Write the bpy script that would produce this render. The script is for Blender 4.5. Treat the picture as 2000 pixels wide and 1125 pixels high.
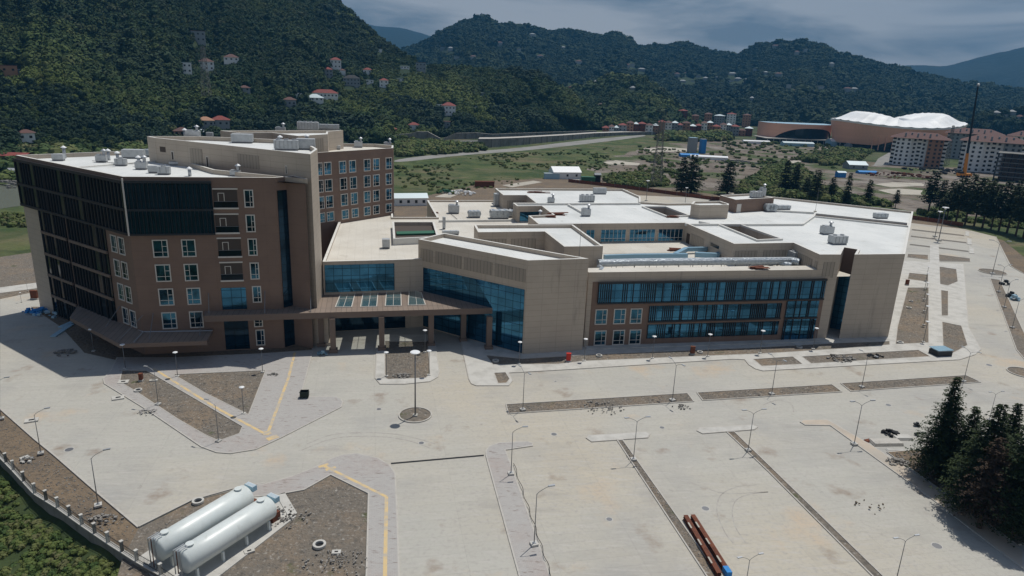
import bpy, math, random
from math import sin, cos, pi, radians
from mathutils import Vector, Matrix, noise
from mathutils.geometry import tessellate_polygon
rnd = random.Random(7)
for o in list(bpy.data.objects): bpy.data.objects.remove(o)
SC = bpy.context.scene
COL = SC.collection
# ------------------------------------------------------------------ camera
H = 47.0; F = 1340.0
dn = Vector((-181.0, -4504.0, -F)).normalized(); up = -dn
fw = Vector((0, 0, -1)); Yc = (fw - fw.dot(up) * up).normalized(); Xc = Yc.cross(up)
RM = Matrix((Xc, Yc, up))                       # world = RM @ camera
cam_d = bpy.data.cameras.new('camera'); cam = bpy.data.objects.new('camera', cam_d); COL.objects.link(cam)
cam.matrix_world = Matrix.Translation((0, 0, H)) @ RM.to_4x4()
cam_d.sensor_width = 36; cam_d.lens = F / 2000 * 36; cam_d.clip_start = 0.5; cam_d.clip_end = 20000
SC.camera = cam
SC.render.resolution_x = 1024; SC.render.resolution_y = 576
SC.view_settings.view_transform = 'Standard'; SC.view_settings.look = 'None'
SC.view_settings.exposure = 0.28; SC.view_settings.gamma = 1; SC.view_settings.use_curve_mapping = False
# ------------------------------------------------------------------ sun and sky
SUN_EL = 68.0; SUN_AZ = 54.0                    # azimuth counter-clockwise from +X
sd = Vector((cos(radians(SUN_AZ)) * cos(radians(SUN_EL)), sin(radians(SUN_AZ)) * cos(radians(SUN_EL)), sin(radians(SUN_EL))))
sl = bpy.data.lights.new('sun', 'SUN'); so = bpy.data.objects.new('sun', sl); COL.objects.link(so)
sl.energy = 3.05; sl.angle = radians(0.5); sl.color = (1.0, 0.955, 0.88)
so.rotation_euler = (-sd).to_track_quat('-Z', 'Y').to_euler()
W = bpy.data.worlds.new('World'); SC.world = W; W.use_nodes = True
nt = W.node_tree; N = nt.nodes; L = nt.links; N.clear()
wo = N.new('ShaderNodeOutputWorld'); bg = N.new('ShaderNodeBackground'); L.new(bg.outputs[0], wo.inputs[0])
sky = N.new('ShaderNodeTexSky'); sky.sky_type = 'NISHITA'; sky.sun_disc = False
sky.sun_elevation = radians(SUN_EL); sky.sun_rotation = radians(90 - SUN_AZ)
tc = N.new('ShaderNodeTexCoord'); mp = N.new('ShaderNodeMapping'); mp.inputs['Scale'].default_value = (1, 1, 5.5)
L.new(tc.outputs['Generated'], mp.inputs[0])
n1 = N.new('ShaderNodeTexNoise'); n1.inputs['Scale'].default_value = 3.4; n1.inputs['Detail'].default_value = 9; n1.inputs['Roughness'].default_value = .52
n1.inputs['Distortion'].default_value = .35
L.new(mp.outputs[0], n1.inputs['Vector'])
cr = N.new('ShaderNodeValToRGB'); cr.color_ramp.elements[0].position = .42; cr.color_ramp.elements[0].color = (3.0, 3.05, 3.0, 1)
cr.color_ramp.elements[1].position = .60; cr.color_ramp.elements[1].color = (8.4, 8.0, 7.5, 1)
L.new(n1.outputs[0], cr.inputs[0])
cm = N.new('ShaderNodeMix'); cm.data_type = 'RGBA'; sp = N.new('ShaderNodeSeparateXYZ'); L.new(tc.outputs['Generated'], sp.inputs[0]); zr = N.new('ShaderNodeMapRange'); zr.inputs[1].default_value = .13; zr.inputs[2].default_value = .38; zr.inputs[3].default_value = .93; zr.inputs[4].default_value = .12
L.new(sp.outputs[2], zr.inputs[0]); L.new(zr.outputs[0], cm.inputs[0])
L.new(sky.outputs[0], cm.inputs[6]); L.new(cr.outputs[0], cm.inputs[7]); L.new(cm.outputs[2], bg.inputs[0])
bg.inputs[1].default_value = .064
# ------------------------------------------------------------------ pixel of the survey photo -> point at height z
def ray(px, py): return RM @ Vector((px - 1000, 562.5 - py, -F))
def at(px, py, z=0.0):
    w = ray(px, py); t = (z - H) / w.z
    return Vector((w.x * t, w.y * t, z))
def onwall(A, B, px, py):                       # (distance along A->B, height) of a photo pixel on a vertical wall
    w = ray(px, py); d = (B - A).to_2d().normalized(); n = Vector((-d.y, d.x))
    t = A.to_2d().dot(n) / Vector((w.x, w.y)).dot(n)
    p = Vector((w.x * t, w.y * t)); return (p - A.to_2d()).dot(d), H + w.z * t
def proj(p):
    c = RM.transposed() @ (Vector(p) - Vector((0, 0, H))); return 1000 + F * c.x / -c.z, 562.5 - F * c.y / -c.z
def hz(base, topy):                             # height of a post standing at pixel base whose top is at row topy
    g = at(*base); lo, hi = 0.0, 80.0
    for _ in range(40):
        m = (lo + hi) / 2
        if proj((g.x, g.y, m))[1] > topy: lo = m
        else: hi = m
    return lo
def pp(lst, z): return [at(x, y, z) for x, y in lst]
# ------------------------------------------------------------------ materials
MAT = {}
def mat(name, col, rough=.85, metal=0.0, spec=.3, n=(), bump=None, **k):
    """n: list of (scale, detail, colour, low, high) object-space noise layers mixed over the base colour"""
    m = bpy.data.materials.new(name); MAT[name] = m; m.use_nodes = True
    t = m.node_tree; P = t.nodes['Principled BSDF']
    P.inputs['Roughness'].default_value = rough; P.inputs['Metallic'].default_value = metal
    P.inputs['Specular IOR Level'].default_value = spec
    tcn = t.nodes.new('ShaderNodeTexCoord'); geo = t.nodes.new('ShaderNodeNewGeometry')
    src = geo.outputs['Position']
    rgb = t.nodes.new('ShaderNodeRGB'); rgb.outputs[0].default_value = (*col, 1); cur = rgb.outputs[0]
    for i, (sc, det, c2, lo, hi) in enumerate(n):
        mpn = t.nodes.new('ShaderNodeMapping'); mpn.inputs['Location'].default_value = (i * 13.7, i * 5.1, 0)
        if isinstance(sc, tuple): mpn.inputs['Scale'].default_value = sc[1]; mpn.inputs['Rotation'].default_value = (0, 0, sc[2] if len(sc) > 2 else 0); s0 = sc[0]
        else: s0 = sc
        t.links.new(src, mpn.inputs[0])
        nn = t.nodes.new('ShaderNodeTexNoise'); nn.inputs['Scale'].default_value = s0; nn.inputs['Detail'].default_value = det; nn.inputs['Roughness'].default_value = .6
        t.links.new(mpn.outputs[0], nn.inputs['Vector'])
        mr = t.nodes.new('ShaderNodeMapRange'); mr.inputs[1].default_value = lo; mr.inputs[2].default_value = hi
        t.links.new(nn.outputs[0], mr.inputs[0])
        mx = t.nodes.new('ShaderNodeMix'); mx.data_type = 'RGBA'; t.links.new(mr.outputs[0], mx.inputs[0])
        t.links.new(cur, mx.inputs[6]); mx.inputs[7].default_value = (*c2, 1); cur = mx.outputs[2]
    if k.get('lines'):                          # panel joints: uv in metres
        uv = t.nodes.new('ShaderNodeUVMap'); br = t.nodes.new('ShaderNodeTexBrick')
        bw, bh, mort, dark = k['lines']
        br.offset = 0; br.inputs['Scale'].default_value = 1; br.inputs['Brick Width'].default_value = bw; br.inputs['Row Height'].default_value = bh
        br.inputs['Mortar Size'].default_value = mort; br.inputs['Mortar Smooth'].default_value = .1
        br.inputs['Color1'].default_value = (1, 1, 1, 1); br.inputs['Color2'].default_value = (k.get('alt', .93),) * 3 + (1,); br.inputs['Mortar'].default_value = (dark, dark, dark, 1)
        br.offset = k.get('off', 0)
        t.links.new(uv.outputs[0], br.inputs['Vector'])
        mu = t.nodes.new('ShaderNodeMix'); mu.data_type = 'RGBA'; mu.blend_type = 'MULTIPLY'; mu.inputs[0].default_value = 1
        t.links.new(cur, mu.inputs[6]); t.links.new(br.outputs[0], mu.inputs[7]); cur = mu.outputs[2]
    if k.get('rand'):                           # per instance variation
        oi = t.nodes.new('ShaderNodeObjectInfo'); rp = t.nodes.new('ShaderNodeValToRGB')
        els = rp.color_ramp.elements; cs = k['rand']
        els[0].color = (*cs[0], 1); els[1].color = (*cs[-1], 1)
        for j, c in enumerate(cs[1:-1]): e = els.new((j + 1) / (len(cs) - 1)); e.color = (*c, 1)
        t.links.new(oi.outputs['Random'], rp.inputs[0])
        mu = t.nodes.new('ShaderNodeMix'); mu.data_type = 'RGBA'; mu.inputs[0].default_value = k.get('mixr', .7)
        t.links.new(cur, mu.inputs[6]); t.links.new(rp.outputs[0], mu.inputs[7]); cur = mu.outputs[2]
    t.links.new(cur, P.inputs['Base Color'])
    if bump:
        nb = t.nodes.new('ShaderNodeTexNoise'); nb.inputs['Scale'].default_value = bump[0]; nb.inputs['Detail'].default_value = 6
        t.links.new(src, nb.inputs['Vector'])
        b = t.nodes.new('ShaderNodeBump'); b.inputs['Strength'].default_value = bump[1]; b.inputs['Distance'].default_value = bump[2]
        t.links.new(nb.outputs[0], b.inputs['Height']); t.links.new(b.outputs[0], P.inputs['Normal'])
    return m
mat('beige', (.47, .402, .325), .55, n=[(.25, 4, (.43, .365, .295), .4, .7), ((.6, (1, 1, .12)), 5, (.30, .26, .21), .60, .78)], lines=(3.0, 1.05, .03, .74), alt=.97)
mat('brown', (.205, .138, .104), .6, n=[(.3, 4, (.178, .12, .092), .4, .7)], lines=(4.2, 1.4, .02, .8), alt=.95)
mat('membrane', (.66, .675, .66), .75, lines=(1.6, 60, .035, .86), alt=.97, n=[(.09, 5, (.55, .57, .56), .42, .7), (.35, 7, (.42, .41, .37), .60, .80)], bump=(.6, .15, .3))
mat('cream_membrane', (.60, .575, .515), .8, lines=(1.6, 60, .035, .87), alt=.97, n=[(.12, 5, (.51, .48, .42), .42, .7), (.35, 7, (.38, .34, .28), .60, .80)], bump=(.6, .15, .3))
mat('coping', (.66, .65, .61), .6, n=[(.8, 4, (.55, .53, .48), .5, .8)])
mat('canopy_roof', (.235, .185, .15), .65, lines=(.9, 40, .05, .6), n=[(.4, 4, (.2, .16, .13), .4, .7)])
mat('fascia', (.17, .125, .1), .6)
mat('window_frame', (.58, .55, .50), .5)
mat('dark_frame', (.022, .026, .03), .5)
mat('fin', (.028, .024, .023), .6)
mat('louvre', (.34, .295, .24), .6, lines=(.75, 60, .05, .5))
mat('recess', (.07, .055, .045), .8)  # dark brown paints in the shade of openings and wells; also colours door leaves
def glass(name, col, rough, metal, gscale=None, gl=(1.6, 1.4)):
    m = mat(name, col, rough, metal, .5, lines=(gl[0], gl[1], .05, .18), alt=.84, n=[(.12, 3, tuple(c * .6 for c in col), .42, .62)], bump=(.25, .08, .25)); return m
glass('blue_glass', (.05, .185, .32), .06, .85)
glass('navy_glass', (.014, .045, .08), .08, .7)
glass('black_glass', (.010, .020, .028), .1, .6, gl=(1.2, 4.2))
mat('pane_glass', (.035, .12, .19), .05, .85, .5, n=[(.3, 2, (.012, .03, .045), .45, .6)])
mat('concrete', (.425, .415, .37), .9, lines=(9.0, 1.5, .028, .86), alt=.955, n=[(.018, 3, (.465, .42, .335), .45, .64), (.05, 6, (.34, .335, .315), .5, .72), ((.35, (1, 7, 1), radians(-12.5)), 5, (.46, .44, .405), .5, .75), ((.1, (.6, 1.6, 1), radians(-12.5)), 8, (.30, .285, .26), .6, .8), (.16, 9, (.25, .195, .15), .60, .75), (.07, 6, (.50, .40, .29), .60, .74), (.5, 9, (.22, .205, .19), .66, .8), (2.2, 4, (.36, .34, .31), .5, .8)])
mat('warm_concrete', (.50, .425, .34), .9, n=[(.15, 6, (.42, .385, .33), .45, .65), (.4, 8, (.30, .22, .18), .64, .8)], lines=(1.2, 1.2, .02, .88))
mat('smooth_concrete', (.50, .49, .455), .85, n=[(.4, 5, (.36, .35, .32), .45, .75)])
mat('pavers', (.40, .385, .365), .9, n=[(.05, 5, (.38, .325, .295), .5, .68), ((.8, (1, 4, 1), radians(-12)), 5, (.24, .20, .18), .58, .68), (1.5, 4, (.42, .41, .39), .5, .8)], lines=(.4, .2, .012, .75), off=.5)
mat('kerb', (.45, .43, .39), .85, n=[(1.2, 4, (.33, .31, .28), .5, .8)])
mat('gravel', (.165, .145, .12), 1, n=[(.12, 5, (.21, .165, .12), .46, .64), (.22, 5, (.085, .095, .045), .62, .7), (2.6, 5, (.34, .32, .29), .56, .72), (1.3, 6, (.10, .092, .08), .52, .7)], bump=(3.2, .8, .25))
mat('soil', (.15, .12, .09), 1, n=[(.15, 4, (.20, .15, .10), .4, .65), (1.4, 6, (.095, .08, .062), .5, .7), (5, 4, (.3, .27, .23), .62, .75)], bump=(2.0, .8, .3))
mat('stones', (.26, .25, .23), .95, n=[(2, 3, (.14, .13, .12), .4, .7)])
mat('tactile', (.60, .45, .23), .8, n=[(.9, 5, (.44, .39, .31), .45, .62)])
mat('ground', (.075, .10, .034), 1, n=[(.006, 5, (.17, .135, .10), .50, .60), (.035, 6, (.035, .055, .02), .42, .6), (.02, 6, (.10, .105, .05), .55, .7), (.3, 5, (.04, .05, .022), .5, .7)], bump=(.25, .9, 1.5))
mat('field', (.085, .108, .036), 1, n=[(.035, 7, (.15, .125, .075), .50, .62), (.11, 6, (.035, .055, .018), .52, .64), (.02, 5, (.095, .10, .045), .45, .62), (.05, 6, (.04, .066, .02), .45, .6), (.012, 4, (.15, .125, .07), .56, .7)], bump=(.3, .9, 1.2))
mat('bare_earth', (.175, .145, .115), 1, n=[(.09, 7, (.07, .058, .045), .55, .64), (.03, 6, (.24, .215, .19), .45, .65), (.06, 6, (.10, .08, .065), .5, .66), (.025, 6, (.06, .082, .028), .50, .58)], bump=(.35, 1, 1.5))
mat('sand', (.43, .40, .34), 1, n=[(.1, 5, (.3, .28, .24), .5, .7)])
mat('river', (.14, .15, .12), .25, 0, .5, bump=(.5, .2, .3))
mat('bed', (.25, .245, .23), .95, n=[(.05, 6, (.16, .16, .14), .5, .7)])
mat('asphalt', (.14, .14, .135), .95)
mat('wall_grey', (.22, .215, .2), .9, n=[(.2, 6, (.12, .12, .105), .45, .65), ((1, (1, 1, .1)), 4, (.15, .15, .13), .5, .65)])
mat('galv', (.42, .44, .46), .45, .55)
mat('unit_metal', (.47, .49, .50), .5, .3, n=[(1.5, 3, (.38, .40, .41), .4, .7)])
mat('duct_wrap', (.45, .49, .52), .38, .55, bump=(3, .6, .15), n=[(2, 4, (.30, .34, .37), .4, .7)])
mat('blue_duct', (.22, .36, .46), .45, .35, bump=(2, .5, .1))
mat('lamp_metal', (.19, .195, .205), .5, .5)
mat('lamp_white', (.75, .77, .78), .4)
mat('tank_white', (.62, .665, .65), .38, 0, .5, n=[(.9, 5, (.53, .57, .55), .5, .8), ((1.2, (1, 1, .2)), 5, (.45, .46, .42), .62, .8)])
mat('pale_blue', (.30, .46, .56), .5)
mat('rust', (.17, .062, .035), .9, n=[(2, 5, (.095, .035, .022), .4, .7)])
mat('orange_paint', (.62, .24, .03), .5)
mat('red_paint', (.48, .03, .02), .5)
mat('red_roof', (.22, .055, .045), .8, n=[(.3, 4, (.17, .05, .045), .4, .7)])
mat('dull_roof', (.125, .066, .056), .85, n=[(.2, 4, (.10, .06, .055), .4, .7)])
mat('tin_roof', (.40, .47, .50), .5, .3)
mat('white_wall', (.78, .79, .78), .8)
mat('far_wall', (.42, .42, .40), .85)
mat('far_roof', (.24, .26, .27), .7)
mat('grey_wall', (.27, .29, .30), .85)
mat('brick_wall', (.36, .20, .13), .85)
mat('green_paint', (.03, .12, .07), .6)
mat('dark_green', (.012, .022, .016), .6)
mat('blue_tarp', (.03, .22, .55), .6, bump=(2, .8, .3))
mat('black', (.012, .013, .015), .7)
mat('bark', (.075, .055, .042), .95, n=[(4, 4, (.04, .03, .024), .4, .7)])
mat('conifer', (.018, .030, .012), .9, n=[(.8, 3, (.042, .062, .018), .42, .66)])
mat('pine', (.022, .036, .016), .9, rand=[(.016, .030, .014), (.028, .042, .018), (.036, .050, .018)], n=[(.2, 3, (.022, .036, .014), .45, .7)])
mat('brown_conifer', (.055, .038, .026), .95)
mat('leaf', (.022, .048, .014), .9, n=[(.009, 5, (.115, .145, .030), .47, .60), (.004, 3, (.010, .030, .012), .5, .6)], rand=[(.012, .034, .012), (.024, .054, .014), (.040, .074, .018), (.085, .105, .026), (.018, .045, .016), (.10, .10, .045)], mixr=.38)  # yellow-green noise layer paints sunlit patches of the woods into the leaf colour
mat('far_leaf', (.016, .036, .018), .9, n=[(.004, 4, (.040, .062, .020), .48, .62)], rand=[(.008, .022, .012), (.018, .038, .017), (.036, .058, .021)], mixr=.55)
mat('bush', (.065, .10, .026), .9, n=[(.05, 4, (.12, .125, .05), .5, .65)], rand=[(.03, .06, .018), (.065, .10, .025), (.12, .14, .04), (.13, .12, .06)])
mat('hill', (.020, .036, .014), 1, n=[(.006, 6, (.030, .046, .018), .45, .6)], bump=(.08, .8, 3))
mat('far_hill', (.010, .022, .020), 1, bump=(.02, .8, 8))
mat('stadium_skin', (.80, .44, .30), .6, lines=(6, 3, .05, .85))
mat('stadium_roof', (.80, .82, .82), .5, bump=(.3, .3, .5))
mat('tree_glass', (.03, .06, .08), .2, .5)
# transparent skylight glass that lets the sun through
m = bpy.data.materials.new('skylight_glass'); MAT['skylight_glass'] = m; m.use_nodes = True; t = m.node_tree
P = t.nodes['Principled BSDF']; P.inputs['Base Color'].default_value = (.16, .30, .34, 1); P.inputs['Roughness'].default_value = .15
tr = t.nodes.new('ShaderNodeBsdfTransparent'); tr.inputs[0].default_value = (.92, .95, .93, 1); ms = t.nodes.new('ShaderNodeMixShader'); ms.inputs[0].default_value = .3
t.links.new(tr.outputs[0], ms.inputs[1]); t.links.new(P.outputs[0], ms.inputs[2]); t.links.new(ms.outputs[0], t.nodes['Material Output'].inputs[0])
# ------------------------------------------------------------------ mesh builder and objects
WL = {}
def area2(p): return sum(p[i].x * p[(i + 1) % len(p)].y - p[(i + 1) % len(p)].x * p[i].y for i in range(len(p))) / 2
def ccw(p): p = [Vector((q.x, q.y, 0)) for q in p]; return p if area2(p) > 0 else p[::-1]
def inset(p, d):
    o = []; n = len(p)
    for i in range(n):
        a, b, c = p[i - 1], p[i], p[(i + 1) % n]
        e1 = (b - a).to_2d().normalized(); e2 = (c - b).to_2d().normalized()
        n1 = Vector((-e1.y, e1.x)); n2 = Vector((-e2.y, e2.x)); s = n1 + n2
        k = 1 / max(.25, 1 + n1.dot(n2)); q = b.to_2d() + s * d * k; o.append(Vector((q.x, q.y, 0)))
    return o
class MB:
    def __init__(s): s.v = []; s.f = []; s.m = []; s.u = []; s.mats = []
    def mi(s, m):
        if m not in s.mats: s.mats.append(m)
        return s.mats.index(m)
    def face(s, pts, m, uv=None):
        b = len(s.v); s.v += [tuple(p) for p in pts]; s.f.append(tuple(range(b, b + len(pts)))); s.m.append(s.mi(m))
        if uv is None:
            n = (Vector(pts[1]) - Vector(pts[0])).cross(Vector(pts[2]) - Vector(pts[1]))
            if abs(n.z) > max(abs(n.x), abs(n.y)): c, q = cos(.21), sin(.21); uv = [(p[0] * c + p[1] * q, -p[0] * q + p[1] * c) for p in pts]
            else:
                d = (Vector((-n.y, n.x))).normalized() if n.to_2d().length > 1e-9 else Vector((1, 0)); uv = [(p[0] * d.x + p[1] * d.y, p[2]) for p in pts]
        s.u += uv; return s
    def wall(s, a, b, z0, z1, m, u0=0):
        L_ = (b - a).to_2d().length
        s.face([(a.x, a.y, z0), (b.x, b.y, z0), (b.x, b.y, z1), (a.x, a.y, z1)], m, [(u0, z0), (u0 + L_, z0), (u0 + L_, z1), (u0, z1)])
    def walls(s, p, z0, z1, m):
        for i in range(len(p)): s.wall(p[i], p[(i + 1) % len(p)], z0, z1, m)
    def cap(s, p, z, m, holes=(), flip=False):
        loops = [[Vector((q.x, q.y, 0)) for q in p]] + [[Vector((q.x, q.y, 0)) for q in h] for h in holes]
        flat = [q for l in loops for q in l]
        for t3 in tessellate_polygon(loops):
            q = [flat[i] for i in t3]
            ar = (q[1] - q[0]).cross(q[2] - q[0]).z
            if abs(ar) < 1e-9: continue
            if (ar < 0) != flip: q = q[::-1]
            s.face([(w.x, w.y, z) for w in q], m)
    def ring(s, o, i, z, m):
        n = len(o)
        for k in range(n): s.face([(o[k].x, o[k].y, z), (o[(k + 1) % n].x, o[(k + 1) % n].y, z), (i[(k + 1) % n].x, i[(k + 1) % n].y, z), (i[k].x, i[k].y, z)], m)
    def prism(s, p, z0, z1, m, mt=None, bottom=False):
        p = ccw(p); s.walls(p, z0, z1, m); s.cap(p, z1, mt or m)
        if bottom: s.cap(p, z0, m, flip=True)
        return s
    def box(s, c, d, m, rz=0.0, top=None):
        cx, cy, cz = c; x, y, z = d[0] / 2, d[1] / 2, d[2] / 2; cs, sn = cos(rz), sin(rz)
        p = [Vector((cx + a * x * cs - b * y * sn, cy + a * x * sn + b * y * cs, 0)) for a, b in ((-1, -1), (1, -1), (1, 1), (-1, 1))]
        return s.prism(p, cz - z, cz + z, m, top, True)
    def tube(s, a, b, r0, r1, m, n=8, caps=True):
        a = Vector(a); b = Vector(b); d = (b - a).normalized(); x = d.orthogonal().normalized(); y = d.cross(x)
        A = [a + (x * cos(2 * pi * i / n) + y * sin(2 * pi * i / n)) * r0 for i in range(n)]
        B = [b + (x * cos(2 * pi * i / n) + y * sin(2 * pi * i / n)) * r1 for i in range(n)]
        for i in range(n): j = (i + 1) % n; s.face([A[i], A[j], B[j], B[i]], m)
        if caps: s.face(B, m); s.face(A[::-1], m)
        return s
    def lathe(s, c, prof, m, n=16):             # prof: list of (radius, z)
        for k in range(len(prof) - 1):
            (r0, z0), (r1, z1) = prof[k], prof[k + 1]
            for i in range(n):
                a, b = 2 * pi * i / n, 2 * pi * (i + 1) / n
                q = [(c[0] + r0 * cos(a), c[1] + r0 * sin(a), c[2] + z0), (c[0] + r0 * cos(b), c[1] + r0 * sin(b), c[2] + z0), (c[0] + r1 * cos(b), c[1] + r1 * sin(b), c[2] + z1), (c[0] + r1 * cos(a), c[1] + r1 * sin(a), c[2] + z1)]
                if r0 < 1e-6: q = [q[0], q[2], q[3]]
                elif r1 < 1e-6: q = [q[0], q[1], q[2]]
                s.face(q, m)
        return s
    def build(s, name, parent=None, smooth=False, loc=None, origin=None):
        """verts are world coordinates; origin (or the parent's place) becomes the local origin"""
        base = WL[parent.name] if parent else (Vector(origin) if origin is not None else Vector((0, 0, 0)))
        if parent is not None and origin is not None: base = Vector(origin)
        me = bpy.data.meshes.new(name); me.from_pydata([(v[0] - base.x, v[1] - base.y, v[2] - base.z) for v in s.v], [], s.f)
        for mm in s.mats: me.materials.append(MAT[mm])
        me.polygons.foreach_set('material_index', s.m)
        uvl = me.uv_layers.new(name='UVMap'); uvl.data.foreach_set('uv', [c for q in s.u for c in q])
        if smooth:
            import bmesh
            bm = bmesh.new(); bm.from_mesh(me); bmesh.ops.remove_doubles(bm, verts=bm.verts, dist=.0005); bm.to_mesh(me); bm.free()
            me.polygons.foreach_set('use_smooth', [True] * len(me.polygons))
        me.update()
        o = bpy.data.objects.new(name, me); COL.objects.link(o)
        if parent: o.parent = parent; o.location = base - WL[parent.name]
        else: o.location = base
        WL[o.name] = base
        return o
def tag(o, label=None, cat=None, group=None, kind=None):
    if label: o['label'] = label
    if cat: o['category'] = cat
    if group: o['group'] = group
    if kind: o['kind'] = kind
    return o
def thing(name, label, cat, loc, group=None, rz=0.0):
    o = bpy.data.objects.new(name, None); COL.objects.link(o); o.location = loc; o.rotation_euler = (0, 0, rz); WL[o.name] = Vector(loc)
    o.empty_display_size = .5
    return tag(o, label, cat, group)
def kids(o): return [c for c in bpy.data.objects if c.parent == o]
def dup(root, loc, rz, label, scale=1.0):
    r = root.copy(); COL.objects.link(r); r.location = loc; r.rotation_euler = (0, 0, rz); r.scale = (scale,) * 3 if not isinstance(scale, tuple) else scale
    WL[r.name] = Vector(loc); r['label'] = label
    for c in root['_k']:
        src = bpy.data.objects[c]; q = src.copy(); COL.objects.link(q); q.parent = r
        for g in src.get('_k', []): w = bpy.data.objects[g].copy(); COL.objects.link(w); w.parent = q
    return r
KIDS = {}
class Proto:
    """a thing built once round the origin, then copied with its parts to each place"""
    def __init__(s, name, cat, group, parts):   # parts: list of (name, MB, smooth, [subparts])
        s.name, s.cat, s.group = name, cat, group; s.me = []; s.first = True
        for nm, mb, sm, sub in parts:
            s.me.append((nm, s.mk(nm, mb, sm), [(a, s.mk(a, b, c)) for a, b, c in sub]))
    def mk(s, nm, mb, sm):
        o = mb.build(nm, smooth=sm); me = o.data; bpy.data.objects.remove(o); return me
    def put(s, loc, rz, label, scale=1.0, group=True):
        r = thing(s.name, label, s.cat, loc, s.group if group else None, rz); r.scale = (scale,) * 3 if not isinstance(scale, tuple) else scale
        for nm, me, sub in s.me:
            o = bpy.data.objects.new(nm, me); COL.objects.link(o); o.parent = r
            for a, b in sub: q = bpy.data.objects.new(a, b); COL.objects.link(q); q.parent = o
        return r
# ================================================================== ground
def plate(name, pts, z, m, z0=None, side=None, **k):
    mb = MB(); p = ccw(pts)
    if z0 is None: mb.cap(p, z, m)
    else: mb.walls(p, z0, z, side or m); mb.cap(p, z, m)
    o = mb.build(name); tag(o, kind='structure', **k); return o
def smooth_poly(pts, it=2):
    for _ in range(it):
        o = []
        for i in range(len(pts)):
            a, b = pts[i], pts[(i + 1) % len(pts)]; o += [a * .75 + b * .25, a * .25 + b * .75]
        pts = o
    return pts
def rough_poly(pts, amp, seed=0, step=6.0):
    o = []
    for i in range(len(pts)):
        a, b = pts[i], pts[(i + 1) % len(pts)]; n = max(1, int((b - a).length / step))
        for k in range(n):
            q = a.lerp(b, k / n); v = noise.noise_vector(Vector((q.x * .07, q.y * .07, seed))); o.append(q + Vector((v.x, v.y, 0)) * amp)
    return o
g = MB()
big = [(-6000, -300), (6000, -300), (6000, 9000), (-6000, 9000)]
# terrain sheet: flat under the site, lower beyond the fence at the lower left
def gz(x, y):
    A, B = Vector((-32.1, 54.2)), Vector((-61.7, 73.8)); d = (B - A).normalized(); n = Vector((-d.y, d.x))
    s = (Vector((x, y)) - A).dot(n)             # positive = inside or outside
    return s
A_, B_ = Vector((-32.1, 54.2)), Vector((-61.7, 73.8)); dF = (B_ - A_).normalized(); nF = Vector((dF.y, -dF.x))
if nF.dot(Vector((0, 100)) - A_) > 0: nF = -nF
xs = [-6000, -3000, -1500, -800, -400, -250] + list(range(-200, 40, 4)) + [60, 120, 250, 500, 1000, 3000, 6000]
ys = [-300, -50] + list(range(0, 130, 4)) + [150, 200, 400, 800, 1600, 3000, 6000, 9000]
def tz(x, y):
    s = (Vector((x, y)) - A_).dot(nF); z = 0
    if s > .4 and y < 180: z = -min(2.6, .55 + (s - .4) * .35) + .35 * noise.noise(Vector((x * .15, y * .15, 0)))
    return z
for i in range(len(xs) - 1):
    for j in range(len(ys) - 1):
        q = [(xs[i], ys[j]), (xs[i + 1], ys[j]), (xs[i + 1], ys[j + 1]), (xs[i], ys[j + 1])]
        g.face([(x, y, tz(x, y)) for x, y in q], 'ground')
tag(g.build('ground', smooth=True), kind='structure')
# broad ground zones of the valley, each a thin sheet with a ragged edge
def zone(name, px, z, m, amp=6, seed=1, step=6.0): plate(name, rough_poly(pp(px, 0), amp, seed, step), z, m)
zone('grass_field', [(700, 480), (700, 330), (770, 312), (1000, 285), (1200, 272), (1420, 268), (1420, 290), (1290, 300), (1180, 330), (1200, 362), (970, 380), (940, 400), (880, 375), (835, 385), (780, 395)], .02, 'field', 5)
zone('open_ground', [(-300, 440), (0, 405), (180, 400), (300, 480), (300, 760), (-300, 800)], .02, 'field', 3)
zone('earthworks', [(1150, 330), (1250, 290), (1330, 278), (1480, 272), (1640, 285), (1640, 330), (1700, 322), (2200, 335), (2200, 430), (2000, 425), (1800, 415), (1600, 385), (1400, 372), (1240, 374), (1170, 352)], .03, 'bare_earth', 8, 2)
zone('bare_ground', [(760, 430), (770, 390), (830, 384), (970, 352), (1110, 348), (1330, 372), (1780, 425), (1900, 445), (2300, 560), (2300, 900), (2000, 900), (1700, 640), (600, 560)], .04, 'soil', 2, 3)
zone('roadside', [(-200, 640), (-200, 530), (0, 502), (160, 478), (200, 560), (120, 640)], .045, 'gravel', 1, 4)
zone('sand_patch', [(1250, 291), (1300, 287), (1350, 291), (1345, 296), (1270, 297)], .06, 'sand', 2, 5)
zone('sand_patch', [(1180, 317), (1200, 313), (1250, 319), (1245, 323), (1190, 321)], .06, 'sand', 2, 6)
zone('sand_patch', [(850, 385), (885, 373), (905, 376), (880, 386)], .065, 'sand', 1, 7)
zone('sand_patch', [(980, 362), (1040, 353), (1060, 356), (1000, 366)], .065, 'sand', 1, 7)
zone('puddle', [(1710, 360), (1740, 356), (1800, 358), (1805, 364), (1740, 366)], .07, 'sand', 2, 8)
zone('puddle', [(1715, 371), (1760, 369), (1805, 372), (1800, 381), (1745, 379)], .07, 'sand', 2, 9)
zone('grass_verge', [(1820, 432), (1990, 440), (2300, 520), (2300, 600), (2005, 505), (1960, 470), (1880, 447)], .06, 'field', 1, 2)
plate('river', smooth_poly(pp([(-500, 400), (-200, 385), (0, 362), (60, 352), (130, 352), (130, 396), (40, 402), (0, 408), (-400, 470)], 0)), .06, 'river')
plate('stream', smooth_poly(pp([(770, 311), (900, 297), (1010, 290), (1120, 276), (1200, 268), (1260, 263), (1262, 266), (1205, 274), (1130, 283), (1010, 296), (900, 303), (770, 319)], 0)), .07, 'bed')
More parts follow.
